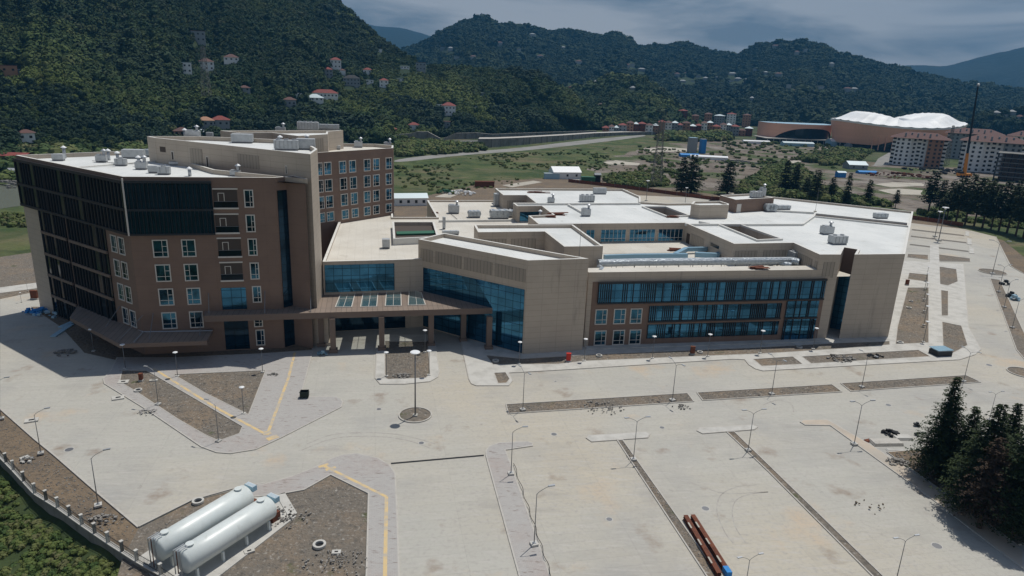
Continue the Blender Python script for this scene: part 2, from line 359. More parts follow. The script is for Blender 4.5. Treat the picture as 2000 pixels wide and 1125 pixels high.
plate('dirt_track', smooth_poly(pp([(1370, 397), (1420, 378), (1480, 345), (1530, 322), (1580, 300), (1640, 282), (1648, 285), (1590, 305), (1540, 327), (1490, 352), (1440, 381), (1400, 400)], 0)), .08, 'sand')
plate('road', pp([(-300, 600), (0, 573), (130, 556), (130, 545), (0, 562), (-300, 585)], 0), .08, 'smooth_concrete')
plate('car_park', pp([(1715, 310), (1752, 289), (1792, 289), (1745, 322), (1705, 325)], 0), .09, 'bed')
# site yard slab
yard = [(-400, 900), (-300, 700), (0, 585), (120, 560), (300, 500), (700, 480), (860, 412), (1200, 380), (1500, 392), (1780, 436), (1885, 448), (1946, 463), (1975, 520), (2000, 535), (2400, 640), (2400, 1400), (2000, 1062), (1987, 1066), (1882, 991), (1775, 915), (1732, 885), (1732, 884), (2400, 850)]
yard = [(-400, 640), (0, 585), (120, 560), (300, 500), (700, 480), (860, 412), (1200, 380), (1500, 392), (1780, 436), (1885, 448), (1946, 463), (1975, 520), (2000, 535), (2500, 660), (2500, 1900), (700, 1900), (714, 1125), (718, 966), (646, 930), (595, 959), (542, 969), (454, 959), (375, 980), (270, 1032), (192, 966), (106, 891), (68, 860), (0, 800), (-200, 640)]
plate('pavement', pp(yard[1:-1], 0), .08, 'concrete', -.2)
def bed(px, z=.10, m='gravel', name='gravel_bed', kerb=True, h=.2):
    p = ccw(pp(px, 0)); 
    mb = MB(); ins = inset(p, .16) if kerb else p
    mb.cap(ins, z, m)
    if kerb: mb.ring(p, ins, h, 'kerb'); mb.walls(p, 0, h, 'kerb'); mb.walls(ins[::-1], 0, h, 'kerb')
    return tag(mb.build(name), kind='structure')
def walk(px, h=.2, m='pavers', name='sidewalk', edge=True):
    p = ccw(pp(px, 0)); mb = MB(); ins = inset(p, .18)
    mb.cap(ins, h, m); mb.ring(p, ins, h, 'kerb'); mb.walls(p, 0, h, 'kerb'); return tag(mb.build(name), kind='structure')
BEDS = [
 [(987, 791), (1343, 769), (1356, 786), (992, 810)], [(1360, 768), (1625, 752), (1645, 767), (1372, 784)], [(1641, 750), (1886, 734), (1916, 748), (1661, 766)],
 [(1204, 861), (1217, 861), (1405, 1125), (1520, 1290), (1490, 1290), (1377, 1125)], [(1418, 845), (1434, 844), (1500, 908), (1723, 1125), (1840, 1240), (1815, 1240), (1700, 1125), (1500, 923)],
 [(1933, 545), (1953, 548), (2000, 650), (2040, 720), (2010, 715), (1984, 684)],
 [(1780, 448), (1883, 460), (1884, 462), (1780, 450)], [(1778, 461), (1888, 474), (1889, 476), (1778, 463)], [(1776, 477), (1892, 491), (1893, 493), (1776, 479)]]
for i, b in enumerate(BEDS): bed(b, z=.12)
# raised walks with beds let into them (beds lie 12 cm lower inside a kerb)
def island(outer, beds, m='pavers', h=.2, bm='gravel', name='sidewalk'):
    p = ccw(pp(outer, 0)); mb = MB(); ins = inset(p, .18); hs = [ccw(pp(b, 0)) for b in beds]
    mb.cap(ins, h, m, holes=[q[::-1] for q in hs]); mb.ring(p, ins, h, 'kerb'); mb.walls(p, 0, h, 'kerb')
    tag(mb.build(name), kind='structure')
    for q in hs:
        b = MB(); i2 = inset(q, .12); b.ring(q, i2, h + .02, 'kerb'); b.walls(i2[::-1], 0, h + .02, 'kerb'); b.cap(i2, .13, bm)
        tag(b.build('gravel_bed'), kind='structure')
island([(228, 700), (215, 727), (201, 741), (203, 751), (284, 801), (393, 875), (423, 886), (450, 888), (500, 880), (550, 857), (667, 797), (671, 787), (666, 780), (655, 776), (607, 776), (592, 762), (606, 709), (612, 688), (330, 700)],
       [[(238, 725), (287, 725), (400, 791), (475, 835), (469, 849), (427, 864), (400, 852), (345, 820), (262, 765), (233, 748)], [(337, 733), (520, 725), (486, 813), (400, 770)]])
island([(736, 655), (734, 702), (732, 740), (742, 752), (790, 752), (840, 747), (856, 738), (859, 728), (854, 697), (850, 655)], [[(751, 668), (751, 739), (757, 743), (832, 740), (841, 732), (836, 668)]], 'smooth_concrete')
island([(898, 660), (905, 695), (915, 742), (920, 751), (930, 755), (994, 755), (1002, 745), (994, 730), (1100, 724), (1430, 703), (1454, 704), (1462, 714), (1475, 722), (1490, 726), (1874, 704), (1905, 694), (1916, 684), (1892, 640), (1886, 560), (1882, 517), (1765, 510), (1745, 560), (1720, 640), (1500, 640), (1200, 660), (1000, 665)],
       [[(964, 730), (988, 729), (996, 742), (990, 750), (972, 751)], [(1470, 703), (1548, 698), (1568, 713), (1487, 717)], [(1565, 698), (1793, 685), (1817, 698), (1584, 712)],
        [(948, 695), (962, 714), (1090, 713), (1140, 707), (1500, 692), (1640, 683), (1738, 675), (1738, 668), (1640, 671), (1460, 681), (1160, 694), (1020, 702)], [(1772, 563), (1814, 563), (1814, 671), (1748, 674), (1752, 640)], [(1834, 522), (1868, 527), (1871, 551), (1852, 559), (1835, 556)], [(1775, 534), (1813, 538), (1813, 552), (1772, 546)],
        [(1839, 630), (1878, 638), (1890, 676), (1852, 696), (1841, 677)], [(1837, 568), (1852, 570), (1852, 618), (1838, 618)]], 'smooth_concrete')
walk([(1144, 857), (1150, 852), (1262, 845), (1270, 850), (1266, 857), (1155, 865)], m='smooth_concrete')
walk([(1360, 843), (1366, 837), (1470, 831), (1480, 836), (1474, 841), (1372, 849)], m='smooth_concrete')
walk([(1562, 826), (1568, 822), (1615, 821), (1624, 826), (1700, 870), (1815, 945), (2000, 1080), (2000, 1116), (1813, 972), (1621, 833), (1572, 832)], m='warm_concrete')
walk([(948, 891), (948, 882), (955, 873), (975, 866), (1030, 864), (1041, 867), (1041, 873), (988, 881), (1000, 912), (1075, 1125), (1130, 1290), (1050, 1290), (1012, 1125)])
walk([(454, 958), (520, 946), (570, 932), (615, 914), (645, 898), (668, 890), (696, 887), (738, 896), (762, 910), (773, 926), (777, 1000), (781, 1125), (786, 1300), (700, 1300), (714, 1125), (718.6, 966), (646, 930), (595, 959), (542, 969), (460, 976)])
walk([(1885, 452), (1893, 453), (1893, 462), (1885, 461)], m='smooth_concrete'); walk([(1888, 466), (1898, 468), (1898, 479), (1889, 478)], m='smooth_concrete'); walk([(1892, 482), (1902, 486), (1903, 496), (1893, 496)], m='smooth_concrete')
bed([(1832, 498), (1895, 506), (1895, 512), (1832, 511)]);  bed([(1772, 497), (1813, 499), (1813, 508), (1771, 503)])
plate('footpath', pp([(1817, 660), (1840, 660), (1834, 500), (1833, 480), (1816, 480), (1815, 500)], 0), .225, 'smooth_concrete', .0)
def disc(name, c, r, z, m, h=0, n=32, kerbw=.2):
    p = [Vector((c.x + r * cos(2 * pi * i / n), c.y + r * sin(2 * pi * i / n), 0)) for i in range(n)]
    mb = MB(); ins = inset(p, kerbw); mb.cap(ins, z, m); mb.ring(p, ins, h, 'kerb'); mb.walls(p, 0, h, 'kerb'); mb.walls(ins[::-1], 0, h, 'kerb'); tag(mb.build(name), kind='structure')
disc('traffic_island', at(811, 812), 2.45, .14, 'gravel', .24); disc('traffic_island', at(1998, 729), 2.6, .14, 'gravel', .24)
disc('traffic_island', at(1938, 532), 3.6, .14, 'gravel', .24)
plate('drain_channel', pp([(763, 905), (945, 889), (945, 892), (764, 908)], 0), .088, 'black')
plate('gravel_yard', pp([(271, 1033), (375, 981), (454, 960), (500, 973), (542, 969), (595, 959), (646, 930), (718, 966), (714, 1125), (708, 1300), (180, 1300), (240, 1090)], 0), .07, 'gravel')
plate('dirt_verge', pp([(0, 891), (-120, 800), (-50, 760), (0, 800), (68, 860), (106, 891), (192, 966), (270, 1032), (320, 1060), (330, 1125), (316, 1125), (269, 1098), (213, 1062), (162, 1028), (115, 994), (70, 966), (28, 920)], 0), .06, 'soil')
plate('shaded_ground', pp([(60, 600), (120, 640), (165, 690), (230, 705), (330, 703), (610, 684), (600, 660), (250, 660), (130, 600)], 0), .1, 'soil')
plate('tree_plot', rough_poly(pp([(1732, 885), (1830, 878), (2040, 870), (2600, 850), (2600, 1500), (2100, 1120), (2000, 1064), (1987, 1066), (1882, 991), (1775, 915)], 0), .2, 3), .22, 'soil', .0)
# kerb lines along the left edge of the yard and round the right road
def kerbline(px, w=.18, h=.22, name='kerb', m='kerb'):
    p = [at(x, y) for x, y in px]; mb = MB()
    for a, b in zip(p, p[1:]):
        d = (b - a).normalized(); n_ = Vector((-d.y, d.x, 0)) * w / 2; mb.prism([a - n_, b - n_, b + n_, a + n_], 0, h, m)
    return tag(mb.build(name), kind='structure')
kerbline([(-60, 745), (0, 800), (68, 860), (106, 891), (192, 966), (270, 1032)]); kerbline([(271, 1031), (375, 979), (454, 957), (520, 945)])
kerbline([(1732, 885), (1775, 915), (1882, 991), (1987, 1066), (2000, 1064)]); kerbline([(1732, 885), (1830, 879)]); kerbline([(1945, 463), (1972, 520), (1999, 535)])
# tactile paving
def strip(px, w, z, m, name):
    p = [at(x, y) for x, y in px]; mb = MB()
    for a, b in zip(p, p[1:]):
        d = (b - a).normalized(); n_ = Vector((-d.y, d.x, 0)) * w / 2; mb.cap(ccw([a - n_, b - n_, b + n_, a + n_]), z, m); z += .001
    return tag(mb.build(name), kind='structure')
strip([(576, 690), (563, 742), (522, 852)], .42, .206, 'tactile', 'tactile_paving'); strip([(300, 722), (400, 785), (430, 803), (520, 851)], .42, .209, 'tactile', 'tactile_paving')
strip([(513, 850), (529, 846)], 1.0, .212, 'tactile', 'tactile_paving'); strip([(522, 861), (543, 854)], .9, .212, 'tactile', 'tactile_paving')
strip([(632, 912), (755, 973), (752, 1125), (751, 1250)], .40, .206, 'tactile', 'tactile_paving'); strip([(622, 915), (642, 909)], .5, .21, 'tactile', 'tactile_paving'); strip([(636, 921), (656, 915)], .5, .21, 'tactile', 'tactile_paving')
# ================================================================== hospital
HO = thing('hospital_building', 'large beige and brown hospital complex with a seven storey tower and wide white flat roofs', 'hospital', (0, 130, 0))
def block(px, z0, zt, wm, rm='membrane', par=.75, pts=None, holes=(), hz0=13.0, tw=.45, names=('wall', 'parapet', 'roof')):
    p = ccw(pts if pts else pp(px, zt)); w = MB(); w.walls(p, z0, zt, wm)
    ins = inset(p, tw); c = MB(); c.ring(p, ins, zt, 'coping'); c.walls(ins[::-1], zt - par, zt, 'beige')
    r = MB(); hs = [ccw(pp(h, zt)) for h in holes]
    r.cap(ins, zt - par, rm, holes=[h[::-1] for h in hs])
    for h in hs:
        w.walls(h[::-1], hz0, zt - par, wm); o2 = inset(h, -.45); c.ring(o2, h, zt - .15, 'coping'); c.walls(o2, zt - par, zt - .15, 'coping'); c.walls(h[::-1], zt - par, zt - .15, 'coping')
        r.cap(h, hz0, 'recess')
    w.build(names[0], HO); c.build(names[1], HO); r.build(names[2], HO)
    return p
def on(A, B, s, z, out=0.0):
    d = (B - A).to_2d().normalized(); return Vector((A.x + d.x * s + d.y * out, A.y + d.y * s - d.x * out, z))
def slab(mb, A, B, s0, s1, z0, z1, o0, o1, m):   # a box standing on the wall A->B (A left, B right seen from outside)
    p = [on(A, B, s0, 0, o1), on(A, B, s1, 0, o1), on(A, B, s1, 0, o0), on(A, B, s0, 0, o0)]; mb.prism(p, z0, z1, m, None, True)
def panel(mb, A, B, s0, s1, z0, z1, out, m):
    a, b = on(A, B, s0, z0, out), on(A, B, s1, z0, out); mb.wall(a, b, z0, z1, m, s0)
T = lambda x, y, z: at(x, y, z)
T0, T1, T3, T3b = T(30, 303, 30.5), T(240, 345, 30.5), T(535, 347, 30.5), T(572, 344, 30.5)
G1, G0 = T(606, 301, 34.5), T(302, 269, 34.5)
# tower
block(None, 0, 30.5, 'brown', pts=[T0, T1, T3, T3b, T(596, 349, 30.5), T(420, 331, 30.5), T(287, 293, 30.5)], par=.8)
block([(302, 269), (606, 301), (620, 291), (592, 274), (540, 272), (390, 266), (287, 266)], 0, 34.5, 'beige', par=.8)
block([(430, 255), (469, 259.5), (531, 259), (582, 265.5), (640, 262), (641, 257), (670, 254)], 13, 34.3, 'beige', par=.7)
block([(560, 303), (622, 298), (768, 289), (768.5, 284), (733, 281), (670, 280), (560, 280)], 0, 30.5, 'brown', 'cream_membrane', par=.8)
# lower wings
block([(630, 511), (770, 507.5), (812, 506), (900, 500), (1100, 500), (1060, 440), (1000, 410), (980, 391), (834, 391), (853, 424), (768, 424), (767, 407), (763, 407), (766, 415), (662, 431)], 0, 14.0, 'beige', 'cream_membrane', par=.45, tw=.5)
block([(817, 467), (1031, 508.5), (1150, 505), (867, 455)], 0, 17.7, 'beige', par=.8)
block([(934, 453.5), (1064, 452), (1102, 481.5), (1178, 480.5), (1119, 438.5), (926, 439)], 12.5, 17.7, 'beige', par=.7)
block([(967, 367.5), (983, 381), (1028, 381), (1047, 396), (1002, 396), (1010, 402.5), (1058, 402), (1080, 419), (1032, 421), (1052, 437.5), (1338, 435), (1434, 476), (1550, 474), (1601, 497), (1642, 497), (1649, 483), (1675, 487), (1669, 497), (1768, 496), (1784, 413), (1500, 383), (1425, 384), (1406, 396), (1300, 397), (1251, 394), (1251, 384), (1217, 369)],
      0, 17.7, 'beige', par=.55, holes=[[(1258, 402), (1300, 402), (1344, 418.5), (1304, 420)], [(1406, 436), (1446, 437), (1524, 464), (1480, 466)], [(1594, 415.5), (1772, 434), (1772, 439), (1592, 420)]])
# terrace in front of the upper roof
FA, FB = T(1150, 532, 14.7), T(1597, 526.6, 14.7)
Dd = (FB - FA).normalized(); Nn = Vector((Dd.y, -Dd.x, 0)); FE = FA + Dd * 50.5
w = MB(); q = [FA, FE, FE - Nn * 20, FA - Nn * 20 - Dd * 2]
w.walls([FA, FE, FE - Nn * 20, FA - Nn * 20], 0, 13.3, 'beige'); w.wall(FA, FB, 13.3, 14.7, 'beige'); w.wall(FB, FB - Nn * 3, 13.3, 14.7, 'beige'); w.wall(FB - Nn * 3, FA - Nn * 3, 13.3, 14.7, 'coping'); w.wall(FA - Nn * 3, FA, 13.3, 14.7, 'beige'); w.build('wall', HO)
MB().cap(ccw([FA, FB, FB - Nn * 3, FA - Nn * 3]), 14.7, 'cream_membrane') if 0 else None
r = MB(); r.cap(ccw([FA, FB, FB - Nn * 3, FA - Nn * 3]), 14.705, 'cream_membrane'); r.build('ledge', HO)
r = MB(); r.cap(ccw([FA, FA + Dd * 55, T(1640, 486, 17.7) , T(1340, 433, 17.7), T(1180, 436, 17.7), T(1105, 480, 17.7), T(1100, 490, 17.7)]), 13.25, 'cream_membrane'); r.build('terrace_deck', HO)
# penthouses on the roof
block([(1350, 398), (1367, 400.5), (1423, 400), (1424, 398), (1407, 392.5), (1355, 393)], 16.5, 20.6, 'beige', par=.5)
block([(1406, 381), (1437, 390), (1512, 386), (1470, 378)], 16.5, 20.6, 'brown', par=.5)
block([(766, 433), (768, 466), (857, 462), (848, 433)], 13.5, 15.0, 'coping', 'recess', par=.8)
mb = MB(); mb.prism(pp([(775, 457), (852, 455), (851, 450), (774, 452)], 14.6), 14.3, 14.6, 'green_paint'); mb.build('skylight', HO)
# low parapet ridges across the big roofs
mb = MB()
for l in ([(1002, 396.5), (1120, 396.5), (1251, 396)], [(1410, 437), (1568, 436.5), (1590, 421)], [(1338, 436.5), (1402, 436.5)], [(1366, 431), (1385, 435)], [(1500, 409), (1592, 414)], [(1110, 398), (1137, 413)]):
    mb = MB()
    P_ = pp(l, 17.7)
    for a, b in zip(P_, P_[1:]):
        d = (b - a).normalized(); n_ = Vector((-d.y, d.x, 0)) * .22; mb.prism([a - n_, b - n_, b + n_, a + n_], 17.1, 17.65, 'coping')
    mb.build('roof_kerb', HO)
mb = MB(); P_ = pp([(853, 389.5), (985, 437)], 14)
for l in ([(857, 430.5), (1000, 429)],):
    P_ = pp(l, 14.0)
    for a, b in zip(P_, P_[1:]):
        d = (b - a).normalized(); n_ = Vector((-d.y, d.x, 0)) * .25; mb.prism([a - n_, b - n_, b + n_, a + n_], 13.5, 14.05, 'coping')
mb.build('roof_kerb', HO)
# ---- windows: a frame with its mullions as the part, the pane as its sub-part
WC = {}
def window(A, B, sc, zc, w, h, flip=False, mid=.62, out=.01):
    key = (round(w, 2), round(h, 2), flip, mid)
    if key not in WC:
        f = MB(); a, b, c, d = Vector((0, 0, 0)), Vector((w, 0, 0)), 0, h; t_ = .17
        slab(f, a, b, 0, w, h - t_, h, 0, .1, 'window_frame'); slab(f, a, b, 0, w, 0, t_, 0, .14, 'window_frame'); slab(f, a, b, 0, t_, t_, h - t_, 0, .1, 'window_frame'); slab(f, a, b, w - t_, w, t_, h - t_, 0, .1, 'window_frame')
        x = w * (1 - mid if flip else mid); slab(f, a, b, x - .04, x + .04, t_, h - t_, .005, .05, 'window_frame'); slab(f, a, b, t_, w - t_, h * .3 - .04, h * .3 + .04, .005, .055, 'window_frame')
        s0, s1 = (t_, x - .04) if flip else (x + .04, w - t_); slab(f, a, b, s0, s1, h * .62 - .04, h * .62 + .04, .005, .05, 'window_frame')
        g_ = MB(); panel(g_, a, b, t_ * .5, w - t_ * .5, t_ * .5, h - t_ * .5, .02, 'pane_glass')
        fo = f.build('window'); go = g_.build('pane'); WC[key] = (fo.data, go.data); bpy.data.objects.remove(fo); bpy.data.objects.remove(go)
    fm, gm = WC[key]; p = on(A, B, sc - w / 2, zc - h / 2, out); d = (B - A).to_2d().normalized()
    o = bpy.data.objects.new('window', fm); COL.objects.link(o); o.parent = HO; o.location = p - WL[HO.name]; o.rotation_euler = (0, 0, math.atan2(d.y, d.x))
    q = bpy.data.objects.new('pane', gm); COL.objects.link(q); q.parent = o
    return o
Z4 = [18.7, 14.5, 10.3, 6.1]
Z7 = [27.0] + [22.8] + Z4
for zc, (x1, x2) in zip(Z4, ((313.5, 369), (319, 374), (325, 379), (331, 384))):
    y = {18.7: 486, 14.5: 534, 10.3: 580, 6.1: 625}[zc]
    window(T1, T3, onwall(T1, T3, x1, y)[0], zc, 2.35, 3.0); window(T1, T3, onwall(T1, T3, x2, y)[0], zc, 2.2, 3.0, True)
for zc, x, y in ((27.0, 486, 387), (22.8, 489.5, 436), (18.7, 493.5, 484), (14.5, 497.5, 530), (10.3, 502, 577), (5.6, 505, 633), (2.3, 509, 665)):
    window(T1, T3, onwall(T1, T3, x, y)[0], zc, 1.5, 3.0 if zc != 5.6 else 2.6)
for zc, x, y in zip(Z4, (224, 231, 238, 246), (478, 528, 573, 612)):
    s = onwall(T0, T1, x, y)[0]; window(T0, T1, s - .1, zc, 1.9, 3.0); window(T0, T1, s + 2.35, zc, 1.9, 3.0)
R0, R1 = T(560, 303, 30.5), T(768, 289, 30.5); R0 = T(622, 298, 30.5)
for zc, ys in zip((26.8, 22.9, 19.1, 15.6), (317, 346, 375, 401)):
    for x in (625, 641, 670, 689.5, 716.5, 734.5, 759): window(R0, R1, onwall(R0, R1, x + (345 - ys) * -.06 * (0 if x > 700 else 1), ys)[0], zc, 2.1 if x > 630 else 1.6, 2.9 if zc > 16 else 2.3, x in (641, 689.5, 734.5))
for zc, y in ((6.1, 615), (1.9, 657)):
    for x in (1174, 1210, 1242): window(FA, FE, onwall(FA, FE, x - (y - 615) * .05, y)[0], zc, 2.35, 3.0, out=.06)
# balconies of the tower: flat dark panel painting a shaded recess, ledge, railing
for zc, x0, x1, y in ((27.0, 417, 464, 388), (22.8, 421, 466, 437), (18.7, 426, 471, 484), (14.5, 431, 474, 531)):
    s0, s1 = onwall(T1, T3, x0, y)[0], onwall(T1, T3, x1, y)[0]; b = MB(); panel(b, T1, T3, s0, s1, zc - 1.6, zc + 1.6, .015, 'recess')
    bo = b.build('balcony', HO); b = MB(); slab(b, T1, T3, s0 - .1, s1 + .1, zc + 1.5, zc + 1.72, .0, .12, 'window_frame'); b.build('lintel', bo); b = MB(); slab(b, T1, T3, s0 - .1, s1 + .1, zc - 1.75, zc - 1.5, .0, .25, 'window_frame'); b.build('ledge', bo)
    b = MB(); slab(b, T1, T3, s0, s1, zc - .5, zc - .44, .05, .1, 'lamp_metal'); panel(b, T1, T3, s0, s1, zc - 1.5, zc - .5, .06, 'black_glass'); b.build('railing', bo)
    b = MB(); slab(b, T1, T3, s0 + .7, s0 + .8, zc - 1.4, zc + .9, .02, .05, 'window_frame'); slab(b, T1, T3, s0 + 1.6, s0 + 1.7, zc - 1.4, zc + .9, .02, .05, 'window_frame'); slab(b, T1, T3, s0 + .7, s0 + 1.7, zc + .85, zc + .95, .02, .055, 'window_frame'); b.build('door', bo)
# glazed bands
def glazed(A, B, s0, s1, z0, z1, gm, fins=None, bands=(), depth=.12, out=.05, frame=None, name='glazing', fd=.45, seed=1):
    r_ = random.Random(seed); b = MB(); slab(b, A, B, s0, s1, z0, z1, 0, out, gm); o = b.build(name, HO)
    if fins:
        f = MB(); s = s0
        while s < s1 - .1:
            f_w = fins[1]; slab(f, A, B, s, min(s + f_w, s1), z0, z1, out, out + fd, 'fin')
            s += fins[0] if not fins[2] or r_.random() > fins[2] else r_.choice(fins[3])
        f.build('louvre_fins', o)
    if bands:
        f = MB()
        for z, h_ in bands: slab(f, A, B, s0 - .05, s1 + .05, z - h_ / 2, z + h_ / 2, out, out + fd + .06, frame or 'fascia')
        f.build('floor_band', o)
    return o
LT = (T1 - T0).length
e = onwall(T1, T3, 416, 400)[0]
glazed(T1, T3, -.05, e, 21.1, 29.9, 'navy_glass', (.6, .05, 0, ()), ((25.2, .35), (29.75, .4), (21.15, .3)), out=.35, fd=.2, frame='dark_frame')
glazed(T0, T1, 0, LT, 21.1, 29.9, 'black_glass', (1.1, .14, .3, (2.2, .6)), ((25.2, .45), (29.7, .5), (21.2, .4)), out=.3, fd=.2, frame='fin', seed=3)
sa, sb_, sc_, sd_ = [onwall(T0, T1, x, y)[0] for x, y in ((79, 420), (127, 430), (133, 432), (206, 450))]
glazed(T0, T1, sa, sb_, .3, 21.0, 'black_glass', (1.0, .13, .3, (1.8, .5)), [(z, .5) for z in (16.8, 12.6, 8.4, 4.2)], out=.15, fd=.2, frame='fascia', seed=4)
glazed(T0, T1, sc_, sd_, 4.2, 21.0, 'black_glass', (1.1, .13, .3, (2.3, .5)), [(z, .5) for z in (16.8, 12.6, 8.4)], out=.15, fd=.2, frame='fascia', seed=5)
b = MB(); slab(b, T0, T1, -.02, sa - .05, 0, 21.0, 0, .06, 'beige'); b.build('cladding', HO)
mb = MB(); mb.tube(on(T1, T3, .0, 21.0, .62), on(T1, T3, .0, 30.3, .62), .14, .14, 'window_frame', 6); mb.build('corner_trim', HO)
glazed(T1, T3, onwall(T1, T3, 433, 580)[0], onwall(T1, T3, 481, 580)[0], 7.7, 11.6, 'blue_glass', out=.06)
glazed(T1, T3, onwall(T1, T3, 439, 650)[0], onwall(T1, T3, 486, 650)[0], .3, 6.2, 'navy_glass', out=.06)
T4 = T(596, 349, 30.5)
glazed(T3, T3b, .4, (T3b - T3).length, 7.6, 28.3, 'navy_glass', out=.05); 
glazed(T3b, T4, 0, 1.6, 7.6, 28.3, 'navy_glass', out=.05)
glazed(T3, T3b, .2, (T3b - T3).length, .2, 6.2, 'navy_glass', out=.05)
# plant louvres in the beige slab above the tower roof and doors
def louv(A, B, p1, p2, out=.06, m='louvre'):
    s0, z1 = onwall(A, B, *p1); s1, z0 = onwall(A, B, *p2); b = MB(); slab(b, A, B, min(s0, s1), max(s0, s1), min(z0, z1), max(z0, z1), 0, out, m); return b.build('louvre_panel', HO)
louv(G0, G1, (371, 289), (397, 322)); louv(G0, G1, (464, 300), (507, 331))
for p1, p2 in (((334, 295), (341, 313)), ((402, 305), (409, 327)), ((557, 323), (562, 340))):
    s0, z1 = onwall(G0, G1, *p1); s1, z0 = onwall(G0, G1, *p2); b = MB(); slab(b, G0, G1, s0, s1, z0, z1, 0, .06, 'window_frame'); d_ = b.build('door', HO); b = MB(); slab(b, G0, G1, s0 + .15, s1 - .15, z0 + .1, z1 - .15, .06, .08, 'recess'); b.build('door_leaf', d_)
s0, z1 = onwall(G0, G1, 312, 286); b = MB(); slab(b, G0, G1, s0, s0 + 1.6, z1 - 1.0, z1, 0, .04, 'recess'); b.build('vent_opening', HO)
Q0, Q1 = T(531, 259, 34.3), T(582, 265.5, 34.3); Q2 = T(640, 262, 34.3)
louv(Q1, Q2, (597, 272), (632, 294))
# entrance hall wall, ribbon glass and big wing
H0, H1, H2 = T(630, 511, 14), T(770, 507.5, 14), T(812, 506, 14)
glazed(H0, H1, .3, (H1 - H0).length, 8.0, 13.3, 'blue_glass', out=.08); glazed(H0, H1, .5, (H1 - H0).length + 2, .2, 6.0, 'navy_glass', out=.05)
BL, BC, BR = T(817, 467, 17.7), T(1031, 508.5, 17.7), T(1150, 505, 17.7)
glazed(BL, BC, onwall(BL, BC, 827, 524)[0], (BC - BL).length - .35, .3, 12.3, 'blue_glass', out=.08)
for x0, x1 in ((822, 845), (851, 901), (907, 961), (968, 1027)):
    s0, s1 = onwall(BL, BC, x0, 490)[0], onwall(BL, BC, x1, 540)[0]; b = MB(); slab(b, BL, BC, s0, min(s1, (BC - BL).length - .3), 13.6, 16.0, 0, .05, 'louvre'); b.build('louvre_panel', HO)
# front wing: glazed bands with clustered fins
sA, sB, sC, sD, sE = [onwall(FA, FE, x, y)[0] for x, y in ((1167, 575), (1610, 560), (1266, 620), (1524, 610), (1533, 610))]
FI = (.40, .11, .32, (1.5, 1.9, 1.2, 2.3))
b = MB(); slab(b, FA, FE, .9, sB + .3, .35, 12.9, 0, .05, 'brown'); b.build('cladding', HO)
glazed(FA, FE, sA, sB, 8.9, 12.6, 'blue_glass', FI, ((12.75, .35), (8.8, .25)), out=.35, fd=.16, frame='dark_frame', seed=11)
glazed(FA, FE, sC, sD, 5.0, 8.0, 'blue_glass', FI, ((4.9, .3),), out=.12, fd=.16, frame='dark_frame', seed=12)
glazed(FA, FE, sC, sD, 1.5, 4.3, 'blue_glass', FI, (), out=.12, fd=.16, frame='dark_frame', seed=13)
glazed(FA, FE, sE, sB - .6, 5.0, 8.4, 'blue_glass', FI, ((4.9, .3),), out=.12, fd=.16, frame='dark_frame', seed=14)
glazed(FA, FE, sE, sB - .6, .4, 4.6, 'blue_glass', FI, (), out=.12, fd=.16, frame='dark_frame', seed=15)
# recess glass beside the right wing
K0, K1 = T(1649, 483, 17.7), T(1675, 487, 17.7); kk = (K1 - K0).length
glazed(K0, K1, -.5, kk, .3, 12.3, 'blue_glass', out=.06); b = MB(); slab(b, K0, K1, 0, kk, 12.3, 17.65, 0, .05, 'brown'); b.build('cladding', HO)
U0, U1 = T(1434, 476, 17.7), T(1550, 474, 17.7); U2 = T(1601, 497, 17.7); U3 = T(1642, 497, 17.7)
for A, B, a0, a1 in ((U0, U1, .5, 5.6), (U0, U1, 7, 12.3), (U1, U2, 1, 8), (U1, U2, 9, 12.5), (U2, U3, 1.2, 3.6)):
    b = MB(); L_ = (B - A).length; slab(b, A, B, a0, min(a1, L_ - .2), 13.4 if A is not U2 else 13.0, 16.2, 0, .05, 'louvre'); b.build('louvre_panel', HO)
C0, C1, C2 = T(1052, 437.5, 17.7), T(1338, 435, 17.7), T(1434, 476, 17.7)
for x0, x1 in ((1144, 1161), (1173, 1222), (1229, 1279), (1285, 1335)):
    s0, s1 = onwall(C0, C1, x0, 460)[0], min(onwall(C0, C1, x1, 460)[0], (C1 - C0).length - .3); b = MB(); slab(b, C0, C1, s0, s1, 13.5, 16.2, 0, .05, 'blue_glass'); o = b.build('window', HO)
    b = MB(); n_ = max(2, int((s1 - s0) / .95))
    for k in range(n_ + 1): s = s0 + (s1 - s0 - .08) * k / n_; slab(b, C0, C1, s, s + .08, 13.5, 16.2, .05, .1, 'window_frame')
    slab(b, C0, C1, s0, s1, 14.2, 14.28, .05, .11, 'window_frame'); b.build('frame', o)
b = MB(); slab(b, C1, C2, 1.5, 3.0, 13.3, 15.6, 0, .05, 'recess'); b.build('door', HO); b = MB(); slab(b, C1, C2, 3.6, 9.5, 13.3, 16.0, 0, .05, 'louvre'); b.build('louvre_panel', HO)
b = MB(); slab(b, C1, C2, 12.5, 16, 15.2, 15.9, 0, .05, 'black_glass'); b.build('window', HO)
V0, V1 = T(934, 453.5, 17.7), T(1064, 452, 17.7)
for a0, a1 in ((.6, 6), (7, 12.3)): b = MB(); slab(b, V0, V1, a0, a1, 13.4, 16.2, 0, .05, 'louvre'); b.build('louvre_panel', HO)
V0, V1 = T(1010, 402.5, 17.7), T(1058, 402, 17.7); b = MB(); slab(b, V0, V1, .8, (V1 - V0).length - .6, 13.8, 16.2, 0, .05, 'blue_glass'); b.build('window', HO)
V0, V1 = T(983, 381, 17.7), T(1028, 381, 17.7); b = MB(); slab(b, V0, V1, 1.2, (V1 - V0).length - .6, 13.4, 16.2, 0, .05, 'louvre'); b.build('louvre_panel', HO)
